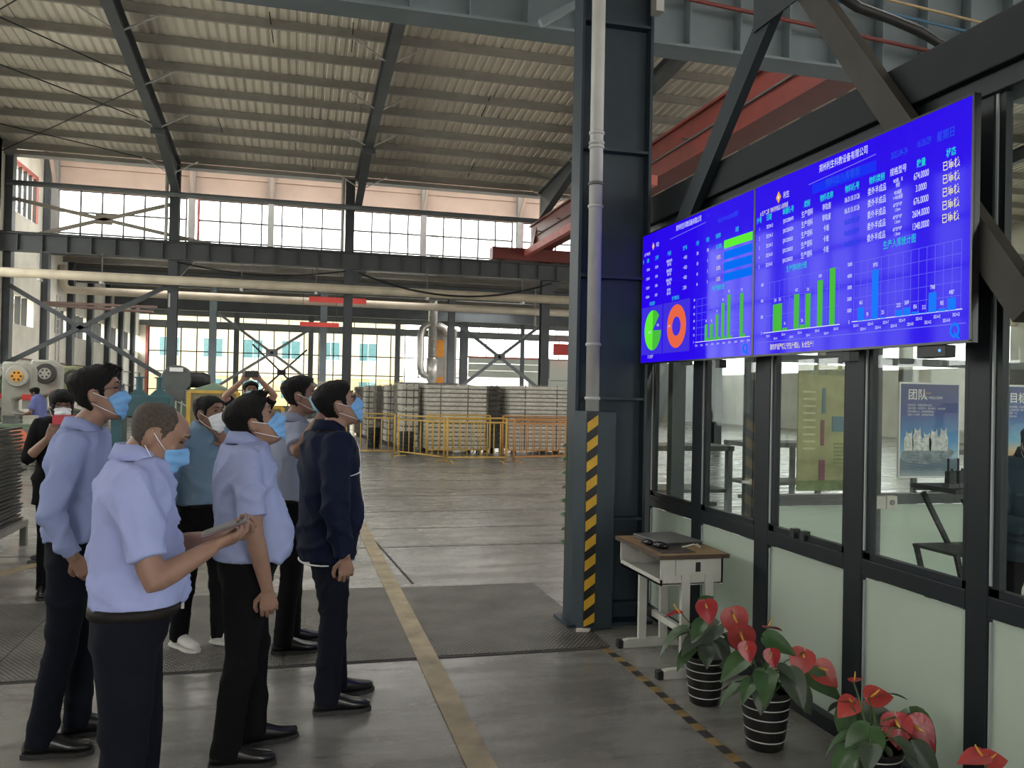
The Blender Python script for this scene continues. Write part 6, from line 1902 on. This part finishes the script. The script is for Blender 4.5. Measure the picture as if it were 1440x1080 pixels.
mesh_guard(-.52, -.13, 12.6, .3, 1.36, 'low yellow mesh guard in front of the stooping worker')
cabt = tag(empty('steel_cabinet', (1.35, 30.5, 0)), 'pale cabinet left of the receding wrapped stacks', 'cabinet')
MB().bb(-.5, .4, 0, .5, .1, 1.9).build('body', M_cream2, cabt); MB().bb(-.48, -.06, -.02, 0, .15, 1.85).build('door', M_cream2, cabt); MB().bb(-.04, .38, -.02, 0, .15, 1.85).build('door', M_cream2, cabt)
MB().bb(-.5, .4, .05, .45, 0, .1).build('plinth', M_rod, cabt)

# ------------------------------------------------------------------ dust collector with ducts
dc = tag(empty('dust_collector', (6.75, 40, 0)), 'grey dust collector with orange doors and a tall silver spiral duct', 'machine')
MB().bb(-.35, .75, -.4, .6, .9, 4.6).build('cabinet', mat('collector_grey', (.40, .38, .34), .55), dc)
for (z0, z1) in ((3.25, 4.05), (1.75, 2.3)): MB().bb(-.32, .12, -.44, -.4, z0, z1).build('orange_door', mat('collector_orange', (.78, .30, .03), .5), dc)
MB().bb(.18, .7, -.43, -.4, 2.0, 3.2).build('grey_door', mat('collector_grey', (.40, .38, .34), .55), dc)
for x in (-.3, .7): MB().bb(x - .05, x + .05, -.1, .0, 0, .9).build('leg', M_grey2, dc)
dct = empty('spiral_duct', (-.5, -.6, 0)); dct.parent = dc
MB().tube([(.05, 0, 3.2), (.05, 0, 9.0)], .21, 16).build('riser', M_silver, dct, True)
for i in range(38): MB().lathe([(.212, -.012), (.22, 0), (.212, .012)], (.05, 0, 3.3 + i * .15), 16, cap=False).build('seam', M_galv, dct)
MB().lathe([(.21, 3.2), (.26, 3.1), (.26, 2.2), (.16, 2.0)], (.05, 0, 0), 16).build('fan_housing', M_silver, dct, 'auto')
lp_ = [(.0, 0, 2.35), (-.25, 0, 2.35), (-.45, 0, 2.5), (-.5, 0, 2.8), (-.5, 0, 4.2), (-.42, 0, 4.55), (-.2, 0, 4.72), (.3, 0, 4.72), (.6, 0, 4.6), (.75, 0, 4.3)]
MB().tube(lp_, .17, 14).build('loop_duct', M_silver, dct, True)
MB().bb(-.6, 1.9, -.5, .9, 1.75, 1.95).build('platform', M_white, dct)
for x in (-.5, 1.8): MB().bb(x - .06, x + .06, -.06, .06, 0, 1.75).build('leg', M_grey2, dct)
tag(MB().tube([(9.6, 33.5, 4.4), (9.6, 33.5, 4.9), (9.75, 33.5, 5.05), (12.8, 33.5, 5.05)], .05, 8).bb(9.58, 9.62, 33.48, 33.52, 4.9, lowz(33.5) + .01).bb(12.0, 12.04, 33.48, 33.52, 5.05, lowz(33.5) + .01).build('handrail_pipe', M_pale, None, False), 'thin pale pipe bent above the far sliding door', 'pipe')

# ------------------------------------------------------------------ things seen through the office glass
for k, (x, y) in enumerate(((4.6, 9.5), (6.3, 10.2), (8.3, 9.0))):
    e = tag(empty('steel_table_frame', (x, y, 0)), ['dark steel table frame seen through the office door pane', 'dark steel table frame seen through the second office pane', 'dark steel table frame seen through the right office panes'][k], 'table frame')
    for a in (-.5, .5):
        for b_ in (-.3, .3): MB().bb(a - .03, a + .03, b_ - .03, b_ + .03, 0, 1.05).build('leg', M_rod, e)
    MB().bb(-.55, .55, -.33, .33, 1.0, 1.06).build('top_frame', M_rod, e); MB().bb(-.5, .5, -.02, .02, .3, .35).build('stretcher', M_rod, e)
    MB().bb(-.5, .5, -.3, .3, .5, .54).build('shelf', M_rod, e)
# ivy leaves clinging behind the column edge
iv = tag(empty('ivy_strand', (1.93, 5.80, 0)), 'thin strand of dark ivy behind the left edge of the column', 'plant')
MB().tube([(-.01, 0, .55), (.0, .02, .9), (-.01, 0, 1.35)], .004, 6).build('stem', M_stem, iv)
for i in range(8):
    o = link('leaf', LEAFM[i % 3], iv); o.matrix_local = Matrix.Translation((-.01, 0, .58 + i * .1)) @ orient((-.5, -.8, .3), (-1, .1, random.uniform(-.4, .4))).to_4x4() @ Matrix.Scale(.22, 4)

flush_texts()
